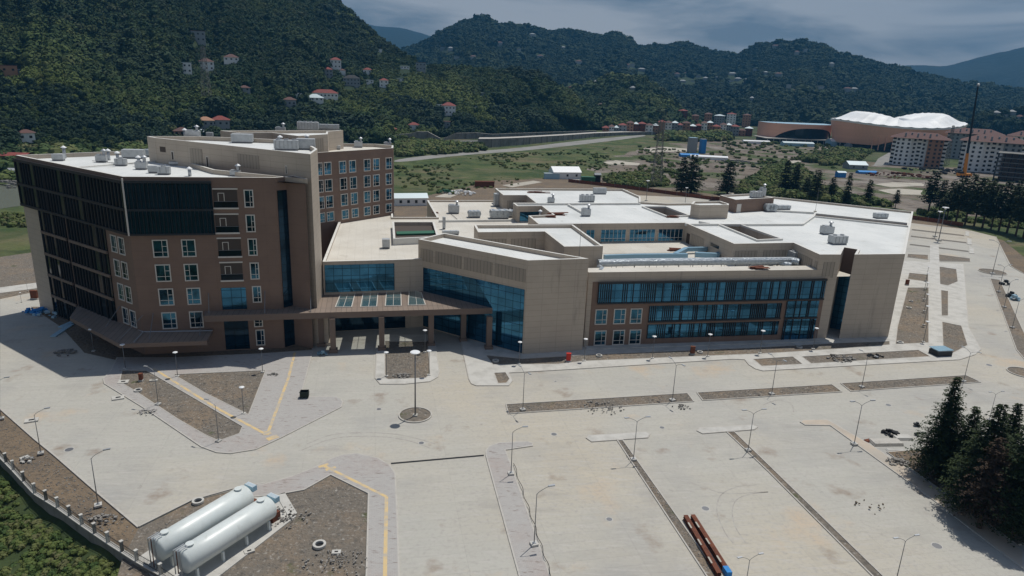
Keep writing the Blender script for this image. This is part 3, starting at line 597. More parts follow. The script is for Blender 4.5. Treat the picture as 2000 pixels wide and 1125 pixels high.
V0, V1 = T(1406, 381, 20.6), T(1437, 390, 20.6); V2 = T(1512, 386, 20.6); b = MB(); slab(b, V1, V2, .7, 2.2, 17.1, 19.4, 0, .06, 'window_frame'); b.build('door', HO)
# plinth
b = MB(); P_ = [FA + Nn * 1.5 + Dd * .2, FE + Nn * 1.5, FE, FA + Dd * .2]; b.prism(P_, .05, .38, 'smooth_concrete'); b.build('plinth', HO)
# entrance canopy with four roof lights
cz = 7.5; CP = ccw(pp([(398, 617), (575, 612), (985, 601), (826, 556), (770, 553), (640, 553), (605, 596), (540, 600), (402, 596)], cz))
SK = [[(668, 569), (694, 569), (686, 600), (656, 600)], [(711, 568), (738, 567.5), (735, 599), (705, 599.5)], [(756, 567), (782, 566), (783, 597.5), (753, 598)], [(800, 566), (822, 572), (830, 595.5), (798, 596.5)]]
hs = [ccw(pp(s, cz)) for s in SK]; b = MB(); b.cap(CP, cz, 'canopy_roof', holes=[h[::-1] for h in hs]); b.cap(CP, cz - 1.1, 'fascia', holes=[h[::-1] for h in hs], flip=True); b.walls(CP, cz - 1.1, cz, 'fascia')
for h in hs: b.walls(h[::-1], cz - 1.1, cz + .12, 'window_frame'); b.ring(inset(h, -.14), h, cz + .12, 'window_frame'); b.walls(inset(h, -.14), cz, cz + .12, 'window_frame')
cn = b.build('entrance_canopy', HO)
for h in hs:
    b = MB(); b.cap(inset(h, .02), cz + .06, 'skylight_glass'); 
    m_ = (h[0] + h[1]) / 2, (h[2] + h[3]) / 2; b2 = MB()
    for (a, c) in (m_, ((h[1] + h[2]) / 2, (h[3] + h[0]) / 2)):
        b2.tube((a.x, a.y, cz + .07), (c.x, c.y, cz + .07), .05, .05, 'window_frame', 4)
    b.build('skylight_pane', cn); b2.build('skylight_bar', cn)
def pillar(px, py, w=.95, d=.95, z=6.4, m='fascia'):
    p = at(px, py); b = MB(); b.box((p.x, p.y + d / 2, z / 2), (w, d, z), m, radians(12.5)); b.box((p.x, p.y + d / 2, .35), (w + .5, d + .5, .7), m, radians(12.5)); b.build('pillar', HO)
for x, y in ((650, 690), (745, 686), (841, 677), (954, 684), (904, 668), (627, 678)): pillar(x, y)
pillar(627, 676, 1.6, 5.5, m='beige')
mb = MB()
for x0, y0, x1, y1, zz in ((517, 612, 527, 578, 10.6), (607, 610, 612, 575, 10.6), (408, 612, 414, 578, 10.6)):
    a = at(x0, y0, cz); c = T1 + (T3 - T1) * ((a - T1).dot(T3 - T1) / (T3 - T1).length_squared); mb.tube((a.x, a.y, cz), (c.x, c.y, 10.8), .07, .07, 'lamp_metal', 6)
mb.build('tie_rod', HO)
# low canopy round the tower foot
z2 = 4.3; C2P = ccw(pp([(136, 620), (233, 672), (404, 666), (417, 640), (280, 640), (160, 585)], z2)); b = MB(); b.prism(C2P, z2 - .7, z2, 'fascia', 'canopy_roof', True); b.build('side_canopy', HO)
mb = MB(); P_ = pp([(163, 594), (280, 648), (415, 646)], z2 + .05)
for a, c in zip(P_, P_[1:]): mb.tube(a, c, .1, .1, 'galv', 6)
a = P_[1]; c = at(262, 668, z2 + .05); mb.tube(a, c, .12, .12, 'galv', 6); mb.build('gutter', HO)
mb = MB()
for x, y, xx, yy in ((205, 640, 192, 575), (233, 664, 262, 600), (292, 662, 300, 600), (390, 656, 395, 610)):
    a = at(x, y, z2)
    A, B = (T0, T1) if x < 235 else (T1, T3)
    c = A + (B - A) * ((a - A).dot(B - A) / (B - A).length_squared); mb.tube(a, (c.x, c.y, z2 + 3.2), .06, .06, 'lamp_metal', 6)
mb.build('tie_rod', HO)
# ================================================================== hills
def lerp_list(l, x):
    if x <= l[0][0]: return l[0][1:]
    for a, b in zip(l, l[1:]):
        if x <= b[0]:
            t = (x - a[0]) / (b[0] - a[0]); return tuple(a[i] + (b[i] - a[i]) * t for i in range(1, len(a)))
    return l[-1][1:]
class Hill:
    """slope running from a foot line on the valley floor up to a ridge at surveyed range, falling away behind it"""
    def __init__(s, foot, ridge, amp, seed, rough=0.0): s.foot, s.ridge, s.amp, s.seed, s.rough = foot, ridge, amp, seed, rough
    def col(s, px):
        fy = lerp_list(s.foot, px)[0]; ry, rd = lerp_list(s.ridge, px)
        return fy, ry, at(px, fy).to_2d().length, rd
    def pt(s, px, t):
        fy, ry, rf, rr = s.col(px); ry += s.rough * (noise.noise(Vector((px * .05, s.seed, 0))) + .6 * noise.noise(Vector((px * .16, s.seed, 3))))
        tt = min(t, 1); w = ray(px, fy + (ry - fy) * tt); hl = w.to_2d().length
        R_ = rf + (rr - rf) * tt ** 1.1
        n_ = noise.noise(Vector((px * .011, t * 1.7, s.seed))) + .5 * noise.noise(Vector((px * .03, t * 3.5, s.seed + 5))) + .25 * noise.noise(Vector((px * .08, t * 8, s.seed + 9)))
        R_ += n_ * s.amp * math.sin(pi * min(1, tt)) ** .7
        p = w * (R_ / hl) + Vector((0, 0, H))
        if t > 1: e = t - 1; p = p + Vector((w.x, w.y, 0)) / hl * e * rr * .9; p.z -= e * e * 300 + e * 120
        return p
    def build(s, x0, x1, nx, nt_, name='hill', hm='hill'):
        ts = [i / nt_ for i in range(nt_ + 1)] + [1.03, 1.1, 1.25, 1.5, 1.9]; ts[0] = 0
        g_ = [[s.pt(x0 + (x1 - x0) * i / nx, t) for t in ts] for i in range(nx + 1)]
        mb = MB()
        for c in g_: c[0] = c[0] + Vector((0, 0, -1.5)); c[-1].z = min(c[-1].z, -5)
        for i in range(nx):
            for j in range(len(ts) - 1): mb.face([g_[i][j], g_[i + 1][j], g_[i + 1][j + 1], g_[i][j + 1]], hm)
        return tag(mb.build(name, smooth=True), kind='structure')
    def find(s, px, py):
        lo, hi = 0.0, 1.0
        for _ in range(30):
            m = (lo + hi) / 2
            if proj(s.pt(px, m))[1] > py: lo = m
            else: hi = m
        return s.pt(px, lo)
H1 = Hill([(-900, 330), (-300, 335), (0, 325), (280, 292), (480, 284), (760, 280), (860, 268), (1000, 262), (1100, 257), (1175, 252)],
          [(-900, -500, 1000), (-200, -330, 950), (200, -230, 900), (450, -120, 950), (560, -60, 1000), (640, 0, 1000), (680, 20, 1000), (700, 43, 990), (720, 60, 980), (745, 78, 960), (770, 97, 940), (800, 112, 900), (820, 124, 880), (870, 133, 860), (950, 140, 850), (1000, 148, 850), (1050, 158, 850), (1090, 176, 850), (1120, 196, 845), (1150, 226, 840), (1175, 250, 850)], 48, 3, 4)
H2 = Hill([(600, 228), (1100, 236), (1300, 242), (1700, 253), (2100, 268), (2700, 290)],
          [(600, 160, 1900), (700, 130, 2000), (790, 99, 2100), (840, 76, 2100), (870, 58, 2100), (900, 44, 2100), (925, 39, 2100), (945, 39, 2100), (975, 49, 2100), (1030, 55, 2150), (1080, 61, 2200), (1160, 71, 2200), (1190, 72, 2200), (1205, 69, 2200), (1225, 78, 2200), (1250, 90, 2250), (1290, 91, 2250), (1330, 87, 2250), (1350, 89, 2250), (1375, 97, 2250), (1440, 108, 2250), (1460, 99, 2200), (1480, 90, 2200), (1520, 84, 2200), (1560, 83, 2200), (1585, 89, 2200), (1610, 89, 2200), (1635, 105, 2200), (1680, 118, 2200), (1740, 135, 2200), (1800, 150, 2250), (1870, 162, 2300), (1940, 172, 2300), (2000, 180, 2300), (2700, 215, 2300)], 150, 11, 3)
H15 = Hill([(1020, 252), (1400, 258)], [(1020, 190, 1150), (1100, 180, 1150), (1150, 168, 1150), (1200, 156, 1150), (1240, 160, 1150), (1280, 174, 1130), (1310, 195, 1110), (1335, 225, 1080), (1350, 246, 1060), (1400, 256, 1050)], 40, 21, 3)
H16 = Hill([(1870, 268), (2600, 300)], [(1870, 262, 1100), (1890, 240, 1150), (1920, 224, 1200), (2000, 214, 1250), (2300, 205, 1300), (2600, 200, 1300)], 40, 31, 2)
H3 = Hill([(500, 168), (2700, 256)], [(500, 80, 5200), (640, 62, 5200), (710, 46, 5200), (740, 52, 5200), (775, 53, 5200), (800, 58, 5200), (835, 69, 5200), (860, 74, 5200), (900, 90, 5200), (1400, 128, 5200), (1700, 138, 5200), (1740, 131, 5200), (1770, 127, 5200), (1850, 129, 5200), (1900, 115, 5200), (1950, 103, 5200), (2000, 92, 5200), (2200, 60, 5200), (2700, 40, 5200)], 350, 41, 1.2)
H1.build(-900, 1175, 240, 44); H2.build(600, 2700, 220, 44); H15.build(1020, 1400, 60, 20); H16.build(1870, 2600, 60, 16); H3.build(500, 2700, 150, 16, hm='far_hill')
# ------------------------------------------------------------------ air
hb = MB(); hb.prism([Vector(p) for p in ((-5500, -250, 0), (5500, -250, 0), (5500, 8600, 0), (-5500, 8600, 0))], -9, 1100, 'hill', bottom=True)
hz_o = hb.build('haze'); tag(hz_o, kind='stuff')
m = bpy.data.materials.new('haze'); m.use_nodes = True; t = m.node_tree; t.nodes.clear(); pv = t.nodes.new('ShaderNodeVolumePrincipled'); ou = t.nodes.new('ShaderNodeOutputMaterial')
pv.inputs['Density'].default_value = .00012; pv.inputs['Color'].default_value = (.10, .38, .74, 1); pv.inputs['Anisotropy'].default_value = 0
t.links.new(pv.outputs[0], ou.inputs['Volume']); hz_o.data.materials.clear(); hz_o.data.materials.append(m)
# ------------------------------------------------------------------ tree crowns
def crown_mesh(name, m, n, seed, leaf=.3, squash=.85, core=True, lobes=5):
    r_ = random.Random(seed); mb = MB(); lob = [(Vector((r_.uniform(-.5, .5), r_.uniform(-.5, .5), r_.uniform(-.1, .45))), r_.uniform(.45, .7)) for _ in range(lobes)]
    for i in range(n):
        c, R_ = r_.choice(lob); d = Vector((r_.gauss(0, 1), r_.gauss(0, 1), r_.gauss(.25, 1))).normalized(); p = c + d * R_ * r_.uniform(.75, 1.08); p.z *= squash
        nrm = (d + Vector((r_.uniform(-.7, .7), r_.uniform(-.7, .7), r_.uniform(-.3, .9)))).normalized(); x = nrm.orthogonal().normalized(); a = r_.uniform(0, 6.28); y = nrm.cross(x); x, y = x * cos(a) + y * sin(a), y * cos(a) - x * sin(a)
        s_ = leaf * r_.uniform(.6, 1.2); mb.face([p - x * s_, p - y * s_ * .6, p + x * s_, p + y * s_ * .7], m, [(0, 0)] * 4)
    if core:
        for c, R_ in lob:
            q = Vector((c.x, c.y, c.z * squash)); mb.lathe(q, [(0, -R_ * .7), (R_ * .6, -R_ * .4), (R_ * .78, 0), (R_ * .55, R_ * .5), (0, R_ * .7)], m, 6)
    me = bpy.data.meshes.new(name); me.from_pydata(mb.v, [], mb.f); me.materials.append(MAT[m]); me.update()
    return me
def scatter(name, protos, pts, seed=1, label=None, cat=None):
    """stuff: thousands of crowns standing at given points, instanced with geometry nodes; pts = (position, scale)"""
    me = bpy.data.meshes.new(name); me.from_pydata([p for p, s in pts], [], [])
    a = me.attributes.new('size', 'FLOAT', 'POINT'); a.data.foreach_set('value', [s for p, s in pts])
    b = me.attributes.new('kindex', 'INT', 'POINT'); r_ = random.Random(seed); b.data.foreach_set('value', [r_.randrange(len(protos)) for _ in pts])
    c = me.attributes.new('turn', 'FLOAT_VECTOR', 'POINT'); c.data.foreach_set('vector', [v for _ in pts for v in (r_.uniform(-.15, .15), r_.uniform(-.15, .15), r_.uniform(0, 6.28))])
    o = bpy.data.objects.new(name, me); COL.objects.link(o); tag(o, label, cat, kind='stuff')
    ng = bpy.data.node_groups.new(name, 'GeometryNodeTree'); ng.interface.new_socket('Geometry', in_out='INPUT', socket_type='NodeSocketGeometry'); ng.interface.new_socket('Geometry', in_out='OUTPUT', socket_type='NodeSocketGeometry')
    gi = ng.nodes.new('NodeGroupInput'); go = ng.nodes.new('NodeGroupOutput'); jn = ng.nodes.new('GeometryNodeJoinGeometry')
    def attr(nm, ty): q = ng.nodes.new('GeometryNodeInputNamedAttribute'); q.data_type = ty; q.inputs[0].default_value = nm; return q.outputs[0]
    sz, kx, tn = attr('size', 'FLOAT'), attr('kindex', 'INT'), attr('turn', 'FLOAT_VECTOR')
    for i, pm in enumerate(protos):
        po = bpy.data.objects.new(pm.name, pm); oi = ng.nodes.new('GeometryNodeObjectInfo'); oi.inputs['Object'].default_value = po; oi.inputs['As Instance'].default_value = True
        cp = ng.nodes.new('FunctionNodeCompare'); cp.data_type = 'INT'; cp.operation = 'EQUAL'; ng.links.new(kx, cp.inputs[2]); cp.inputs[3].default_value = i
        ip = ng.nodes.new('GeometryNodeInstanceOnPoints'); ng.links.new(gi.outputs[0], ip.inputs['Points']); ng.links.new(cp.outputs[0], ip.inputs['Selection']); ng.links.new(oi.outputs['Geometry'], ip.inputs['Instance'])
        ng.links.new(sz, ip.inputs['Scale']); ng.links.new(tn, ip.inputs['Rotation']); ng.links.new(ip.outputs[0], jn.inputs[0])
    ng.links.new(jn.outputs[0], go.inputs[0]); md = o.modifiers.new('crowns', 'NODES'); md.node_group = ng
    return o
CROWN = [crown_mesh('crown', 'leaf', 200, i, .23, .8 + .12 * i) for i in range(4)]
FARC = [crown_mesh('crown', 'far_leaf', 70, 20 + i, .36, .75, lobes=4) for i in range(3)]
BUSH = [crown_mesh('crown', 'bush', 120, 40 + i, .26, .6) for i in range(3)]
CLEAR = []                                       # (px, py, half width, rows above, rows below) kept free of trees in front of houses
def cleared(p):
    x, y = proj(p)
    return any(abs(x - a) < w_ and -u_ < y - b < d_ for a, b, w_, u_, d_ in CLEAR)
# ------------------------------------------------------------------ houses
def house(p, w_, d_, h, wm, rm, label, name='house', cat='house', group=None, rz=0.0, st=None, roofh=.28, windows=True, flat=False, win='dark_frame'):
    yaw = math.atan2(p.x, p.y) * -1 + rz
    R = thing(name, label, cat, p, group, yaw); b = MB(); b.box((0, 0, h / 2 - 1.5), (w_, d_, h + 3), wm); WL['_'] = Vector((0, 0, 0))
    def addp(nm, mb, par=R):
        o = mb.build(nm); me = o.data; o.parent = par; return o
    addp('wall', b); b = MB(); e = .6
    if flat: b.box((0, 0, h + .2), (w_ + .6, d_ + .6, .4), rm)
    else:
        z = h; A = [(-w_ / 2 - e, -d_ / 2 - e, z), (w_ / 2 + e, -d_ / 2 - e, z), (w_ / 2 + e, d_ / 2 + e, z), (-w_ / 2 - e, d_ / 2 + e, z)]; rl = max(0.2, (w_ - d_) / 2); t1, t2 = (-rl, 0, z + d_ * roofh), (rl, 0, z + d_ * roofh)
        b.face([A[0], A[1], t2, t1], rm); b.face([A[2], A[3], t1, t2], rm); b.face([A[1], A[2], t2], rm); b.face([A[3], A[0], t1], rm); b.face(A[::-1], rm)
    addp('roof', b)
    if windows:
        n_ = max(2, int(w_ / 3.2)); st = st or max(1, int(h / 3)); me = None
        for k in range(st):
            for i in range(n_):
                if me is None: b = MB(); b.box((0, 0, 0), (1.3, .16, 1.3), win); o = b.build('window'); me = o.data
                else: o = bpy.data.objects.new('window', me); COL.objects.link(o)
                o.parent = R; o.location = (-w_ / 2 + (i + .5) * w_ / n_, -d_ / 2 - .03, (k + .5) * h / st)
    return R
HS = [ # px, py of the wall foot, width px, wall height px, wall, roof, label
 (876, 223, 26, 16, 'white_wall', 'red_roof', 'large white four storey house with bright red hipped roof alone on the near hillside', 0),
 (827, 0, 0, 0, '', '', '', 0),
 (362, 143, 21, 17, 'white_wall', 'tin_roof', 'pale blue-white house with flat roof on the wooded left hillside', 1),
 (404, 137, 24, 14, 'white_wall', 'dull_roof', 'white house with dark red roof right of the flat pale house on left hillside', 0),
 (388, 82, 22, 17, 'grey_wall', 'dull_roof', 'unfinished grey and orange house, highest on the left hillside', 1),
 (452, 119, 24, 6, 'white_wall', 'dull_roof', 'low house with faded red roof between trees below the top hillside houses', 0),
 (18, 143, 22, 11, 'brick_wall', 'dull_roof', 'bare orange brick house frame at far left of hillside', 1),
 (41, 143, 12, 5, 'grey_wall', 'tin_roof', 'small grey shed beside the bare orange brick house', 1),
 (656, 134, 19, 15, 'white_wall', 'red_roof', 'tall white house with red roof above the twin villas', 0),
 (640, 149, 18, 12, 'grey_wall', 'red_roof', 'grey-blue villa with red roof, lower left of the tall white house', 0),
 (669, 144, 11, 6, 'white_wall', 'dull_roof', 'small cream house tucked right of the grey-blue villa', 0),
 (718, 144, 16, 7, 'white_wall', 'red_roof', 'cream house with red hipped roof standing alone on green slope', 0),
 (687, 166, 30, 12, 'grey_wall', 'black', 'wide white terraced house with dark roof and balconies', 0),
 (750, 170, 16, 12, 'white_wall', 'red_roof', 'narrow white house with red roof beside the pale lane', 0),
 (722, 162, 14, 5, 'white_wall', 'tin_roof', 'low white shed left of the narrow house by the lane', 1),
 (783, 159, 14, 5, 'white_wall', 'tin_roof', 'low white roofed barn right of the narrow house by the lane', 1),
 (822, 138, 18, 14, 'grey_wall', 'dull_roof', 'grey concrete apartment house at the hill spur', 1),
 (740, 100, 11, 3, 'white_wall', 'tin_roof', 'tiny white building just below the hill crest', 1),
 (791, 134, 16, 4, 'white_wall', 'tin_roof', 'long low white shed left of the grey concrete apartment house', 1),
 (566, 207, 22, 11, 'grey_wall', 'dull_roof', 'grey gabled house left of the long red roofed school', 0),
 (581, 192, 14, 8, 'white_wall', 'tin_roof', 'small house with white roof above the grey gabled house', 1),
 (628, 190, 58, 8, 'white_wall', 'red_roof', 'long low building with orange-red roof on the left slope', 0),
 (615, 196, 30, 5, 'white_wall', 'tin_roof', 'long white roofed hall in front of the long red roof', 0),
 (478, 177, 18, 5, 'grey_wall', 'dull_roof', 'small house with brown roof hidden in woods below', 0),
 (402, 246, 27, 10, 'grey_wall', 'brick_wall', 'house with patchy orange and white roof above the tower', 0),
 (431, 246, 30, 11, 'grey_wall', 'red_roof', 'house with plain dark red roof above the tower', 0),
 (356, 262, 26, 6, 'brick_wall', 'dull_roof', 'low house with brown roof just behind the tower roof', 0),
 (395, 264, 20, 6, 'brick_wall', 'tin_roof', 'low house with pale tin roof just behind the tower roof', 0),
 (53, 274, 22, 12, 'white_wall', 'dull_roof', 'white house with brown roof among trees at far left', 0),
 (808, 253, 20, 9, 'white_wall', 'red_roof', 'white house with faded red roof above the retaining wall', 0),
 (767, 261, 14, 9, 'brick_wall', 'red_roof', 'small house with bright red roof at end of retaining wall', 0),
 (870, 247, 18, 9, 'grey_wall', 'dull_roof', 'grey derelict house right above the retaining wall', 1),
 (858, 209, 14, 1.5, 'white_wall', 'tin_roof', 'flat white terrace roof left of the large white house', 1),
 (682, 265, 14, 8, 'grey_wall', 'dull_roof', 'dim grey house in trees right of the rear wing roof', 0),
 (928, 213, 10, 4, 'white_wall', 'tin_roof', 'small white hut right of the large white house', 1),
 (940, 186, 13, 4, 'grey_wall', 'tin_roof', 'small grey hut in the orchard above the large white house', 1),
]
for x, y, wd, hp, wm, rm, lb, fl in HS:
    if not wd: continue
    p = H1.find(x, y) if y < lerp_list(H1.foot, x)[0] - 1 else at(x, y); D_ = p.to_2d().length / F; house(p, wd * D_, min(wd * D_ * .8, 11), max(2.2, hp * D_), wm, rm, lb, group='houses on the near hillside', flat=bool(fl), windows=wd >= 14)
    CLEAR.append((x, y, wd * .65, hp + 3, 4 + 7000 / p.to_2d().length))
# pale specks of houses on the far hills
r_ = random.Random(5)
FAR = [(953, 87), (975, 88), (1040, 72), (865, 97), (880, 98), (924, 114), (893, 115), (1055, 112), (1100, 95), (1013, 98), (1130, 123), (1225, 131), (1235, 130), (1253, 140), (1275, 141), (1143, 165), (1164, 163), (1114, 168), (1203, 151), (1236, 174), (1175, 208), (1216, 210),
       (1322, 149), (1340, 146), (1364, 151), (1378, 156), (1333, 161), (1350, 160), (1398, 155), (1430, 147), (1428, 160), (1441, 158), (1460, 159), (1475, 138), (1495, 146), (1520, 148), (1540, 171), (1552, 181), (1556, 106), (1573, 101), (1624, 128), (1515, 93), (1602, 173), (1655, 177), (1668, 177), (1725, 184), (1775, 176), (1820, 193), (1795, 203), (1468, 196), (1945, 225), (1960, 230), (1975, 222), (1990, 232), (1930, 238)]
for i, (x, y) in enumerate(FAR):
    hl = H16 if x > 1900 else (H15 if 1100 < x < 1330 and y > 155 else H2); p = hl.find(x, y); D_ = p.to_2d().length / F; w_ = r_.uniform(7, 13)
    house(p, w_ * D_, 9, r_.uniform(2.5, 5) * D_, *(wr := r_.choice([('far_wall', 'far_roof', 'pale house with a pale roof'), ('far_wall', 'dull_roof', 'pale house with a brown roof'), ('grey_wall', 'far_roof', 'grey house with a pale roof'), ('grey_wall', 'dull_roof', 'grey house with a brown roof')]))[:2], 'tiny ' + wr[2] + (' high on' if y < 125 else ' low on') + {id(H2): ' the long middle ridge', id(H15): ' the light green spur', id(H16): ' the rise at far right'}[id(hl)] + (', left half' if x < 1300 else ', right half'), group='specks of houses on the far hills', windows=False, flat=i % 3 == 0)
    CLEAR.append((x, y, w_ * .8, 7, 9))
# ------------------------------------------------------------------ forests (stuff)
def hill_pts(hl, n, x0, x1, s0, s1, seed, clump=0.0, t0=0.0):
    r_ = random.Random(seed); o = []
    while len(o) < n:
        x, t = r_.uniform(x0, x1), r_.uniform(t0, 1.04) ** .85; p = hl.pt(x, t)
        c = noise.noise(Vector((p.x * .012, p.y * .012, 3.3))) + .5 * noise.noise(Vector((p.x * .04, p.y * .04, 1.3)))
        s_ = r_.uniform(s0, s1) * (1 + .9 * max(-.55, c)) * (1.5 if r_.random() < .06 else 1)
        if clump and c < -.1 and r_.random() < clump: s_ *= .5
        if proj(p)[1] < -40 or cleared(p): continue
        o.append(((p.x, p.y, p.z + s_ * .35), s_))
    return o
scatter('forest', CROWN, hill_pts(H1, 46000, -60, 1172, 1.7, 3.4, 1, .5), 1, 'dense dark green woods and orchards covering the near left hillside', 'woods')
bigp = [q for q in hill_pts(H1, 9000, -60, 1172, 3.4, 5.6, 71) if noise.noise(Vector((q[0][0] * .013, q[0][1] * .013, 7.7))) > .12][:3200]
DARKC = [crown_mesh('crown', 'far_leaf', 230, 60 + i, .2, 1.0 + .1 * i) for i in range(3)]
scatter('forest', DARKC, bigp, 8, 'darker stands of tall broadleaf trees between the orchards of the near hillside', 'woods')
scatter('forest', FARC, hill_pts(H2, 40000, 760, 2050, 4, 7.5, 2), 2, 'blue-green woods covering the long middle mountain ridge', 'woods')
scatter('forest', CROWN, hill_pts(H15, 5000, 1060, 1385, 3, 5.5, 3), 3, 'lighter green wooded spur below the middle ridge', 'woods')
scatter('forest', FARC, hill_pts(H16, 2600, 1875, 2050, 3, 5.5, 4), 4, 'wooded rise with houses at the far right', 'woods')
def patch_pts(px, n, s0, s1, seed, lift=.3):
    r_ = random.Random(seed); P_ = [Vector((a.x, a.y)) for a in pp(px, 0)]; x0, x1 = min(p.x for p in P_), max(p.x for p in P_); y0, y1 = min(p.y for p in P_), max(p.y for p in P_); o = []
    k = 0
    while len(o) < n and k < n * 60:
        k += 1; x, y = r_.uniform(x0, x1), r_.uniform(y0, y1); ins = False
        for i in range(len(P_)):
            a, b = P_[i - 1], P_[i]
            if (a.y > y) != (b.y > y) and x < (b.x - a.x) * (y - a.y) / (b.y - a.y) + a.x: ins = not ins
        if ins: s_ = r_.uniform(s0, s1) * (1 + .6 * noise.noise(Vector((x * .03, y * .03, seed)))); o.append(((x, y, tz(x, y) + s_ * lift), s_))
    return o
bp = patch_pts([(770, 308), (770, 285), (800, 277), (850, 277), (925, 283), (945, 296), (860, 302)], 420, 2.5, 4.5, 1)
bp += patch_pts([(1290, 276), (1300, 264), (1420, 264), (1425, 274), (1380, 277)], 260, 4, 7, 2)
bp += patch_pts([(1600, 325), (1560, 312), (1600, 300), (1640, 292), (1705, 296), (1660, 322)], 300, 3, 5, 4)
bp += patch_pts([(1430, 378), (1480, 345), (1530, 318), (1570, 330), (1600, 370), (1700, 395), (1780, 405), (1700, 405), (1500, 384)], 520, 2, 4, 5)
bp += patch_pts([(1180, 350), (1240, 338), (1300, 345), (1310, 362), (1260, 368), (1190, 362)], 260, 1.2, 2.6, 6)
bp += patch_pts([(1790, 418), (1880, 412), (2080, 430), (2080, 455), (1960, 448), (1840, 430)], 260, 1.2, 2.5, 7)
bp += patch_pts([(0, 355), (0, 300), (280, 280), (300, 340), (130, 345)], 260, 4, 7, 8)
bp += patch_pts([(60, 420), (0, 420), (-60, 440), (-40, 490), (60, 492)], 160, .6, 1.4, 9)
bp += patch_pts([(780, 390), (770, 320), (1000, 300), (1180, 300), (1180, 340), (900, 375)], 520, .5, 1.5, 10)
bp += patch_pts([(1620, 268), (1520, 276), (1480, 284), (1620, 290), (1660, 285)], 160, 1.5, 3, 11)
bp += patch_pts([(1650, 330), (1250, 285), (1250, 372), (1500, 330)], 420, .5, 2.2, 12) + patch_pts([(780, 392), (770, 320), (1000, 300), (1250, 285), (1250, 350), (900, 378)], 380, .4, 1.6, 14) + patch_pts([(1420, 272), (1640, 288), (1700, 330), (1400, 300)], 220, 1, 2.4, 15)
bp = [q for q in bp if q[1] > 1.9 or noise.noise(Vector((q[0][0] * .03, q[0][1] * .02, 4))) > -.05]
scatter('shrubs', BUSH, bp, 5, 'bright green bushes and scrub over the open valley ground', 'shrubs')
fp = patch_pts([(-60, 960), (0, 925), (40, 985), (110, 1030), (200, 1085), (260, 1135), (-60, 1200)], 900, .25, .75, 13, .2)
fp = [q for q in fp if noise.noise(Vector((q[0][0] * .16, q[0][1] * .16, 9))) > -.12]
scatter('undergrowth', BUSH, fp, 6, 'thick green weeds and brambles on the bank outside the boundary wall', 'undergrowth')
# ================================================================== roof plant
WL['_o'] = Vector((0, 0, 0))
def child(parent, name, mb, smooth=False):
    o = mb.build(name, smooth=smooth); o.parent = parent; return o
def unit(px, py, z, w_, d_, h, label, m='unit_metal', style='ac', rz=radians(12.5), legs=.3):
    p = at(px, py, z); R = thing('roof_air_unit' if style != 'vent' else 'roof_vent', label, 'roof unit', p, 'air units and vents on the hospital roofs', rz)
    b = MB(); b.box((0, 0, legs + h / 2), (w_, d_, h), m); child(R, 'casing', b)
    b = MB(); b.box((0, 0, legs / 2), (w_ * .94, d_ * .9, legs), 'lamp_metal'); child(R, 'base_frame', b)
    if style == 'ac':
        b = MB(); n_ = max(1, int(w_ / 1.3))
        for i in range(n_): b.lathe((-w_ / 2 + (i + .5) * w_ / n_, 0, legs + h), [(.42, 0), (.42, .22), (.3, .24), (.3, .1), (0, .1)], 'galv', 12)
        child(R, 'fan_cowl', b); b = MB()
        for i in range(max(2, int(w_ / .7))): s = -w_ / 2 + (i + .5) * w_ / max(2, int(w_ / .7)); b.box((s, -d_ / 2 - .02, legs + h / 2), (.05, .05, h * .85), 'lamp_metal')
        child(R, 'side_rib', b)
    elif style == 'hood':
        b = MB(); b.tube((w_ * .3, 0, legs + h), (w_ * .3, 0, legs + h + .8), .28, .28, 'galv', 10); b.lathe((w_ * .3, 0, legs + h + .8), [(.55, 0), (.5, .12), (0, .42)], 'galv', 12); child(R, 'mushroom_cap', b)
        b = MB(); b.box((-w_ * .2, 0, legs + h + .1), (w_ * .4, d_ * .7, .2), 'galv'); child(R, 'lid', b)
    elif style == 'drum':
        b = MB()
        for i in range(3): x = -w_ * .33 + i * w_ * .33; b.tube((x, -d_ / 2 - .1, legs + h * .55), (x, d_ / 2, legs + h * .55), h * .5, h * .5, 'duct_wrap', 12)
        child(R, 'wrapped_pipe', b)
    return R
def vent(px, py, z, h, label):
    p = at(px, py, z); R = thing('roof_vent', label, 'roof vent', p, 'small chimneys on the hospital roofs'); b = MB(); b.tube((0, 0, 0), (0, 0, h), .28, .28, 'galv', 10); child(R, 'pipe', b, True)
    b = MB(); b.lathe((0, 0, h), [(.52, 0), (.48, .12), (0, .45)], 'lamp_white', 12); child(R, 'cap', b, True)
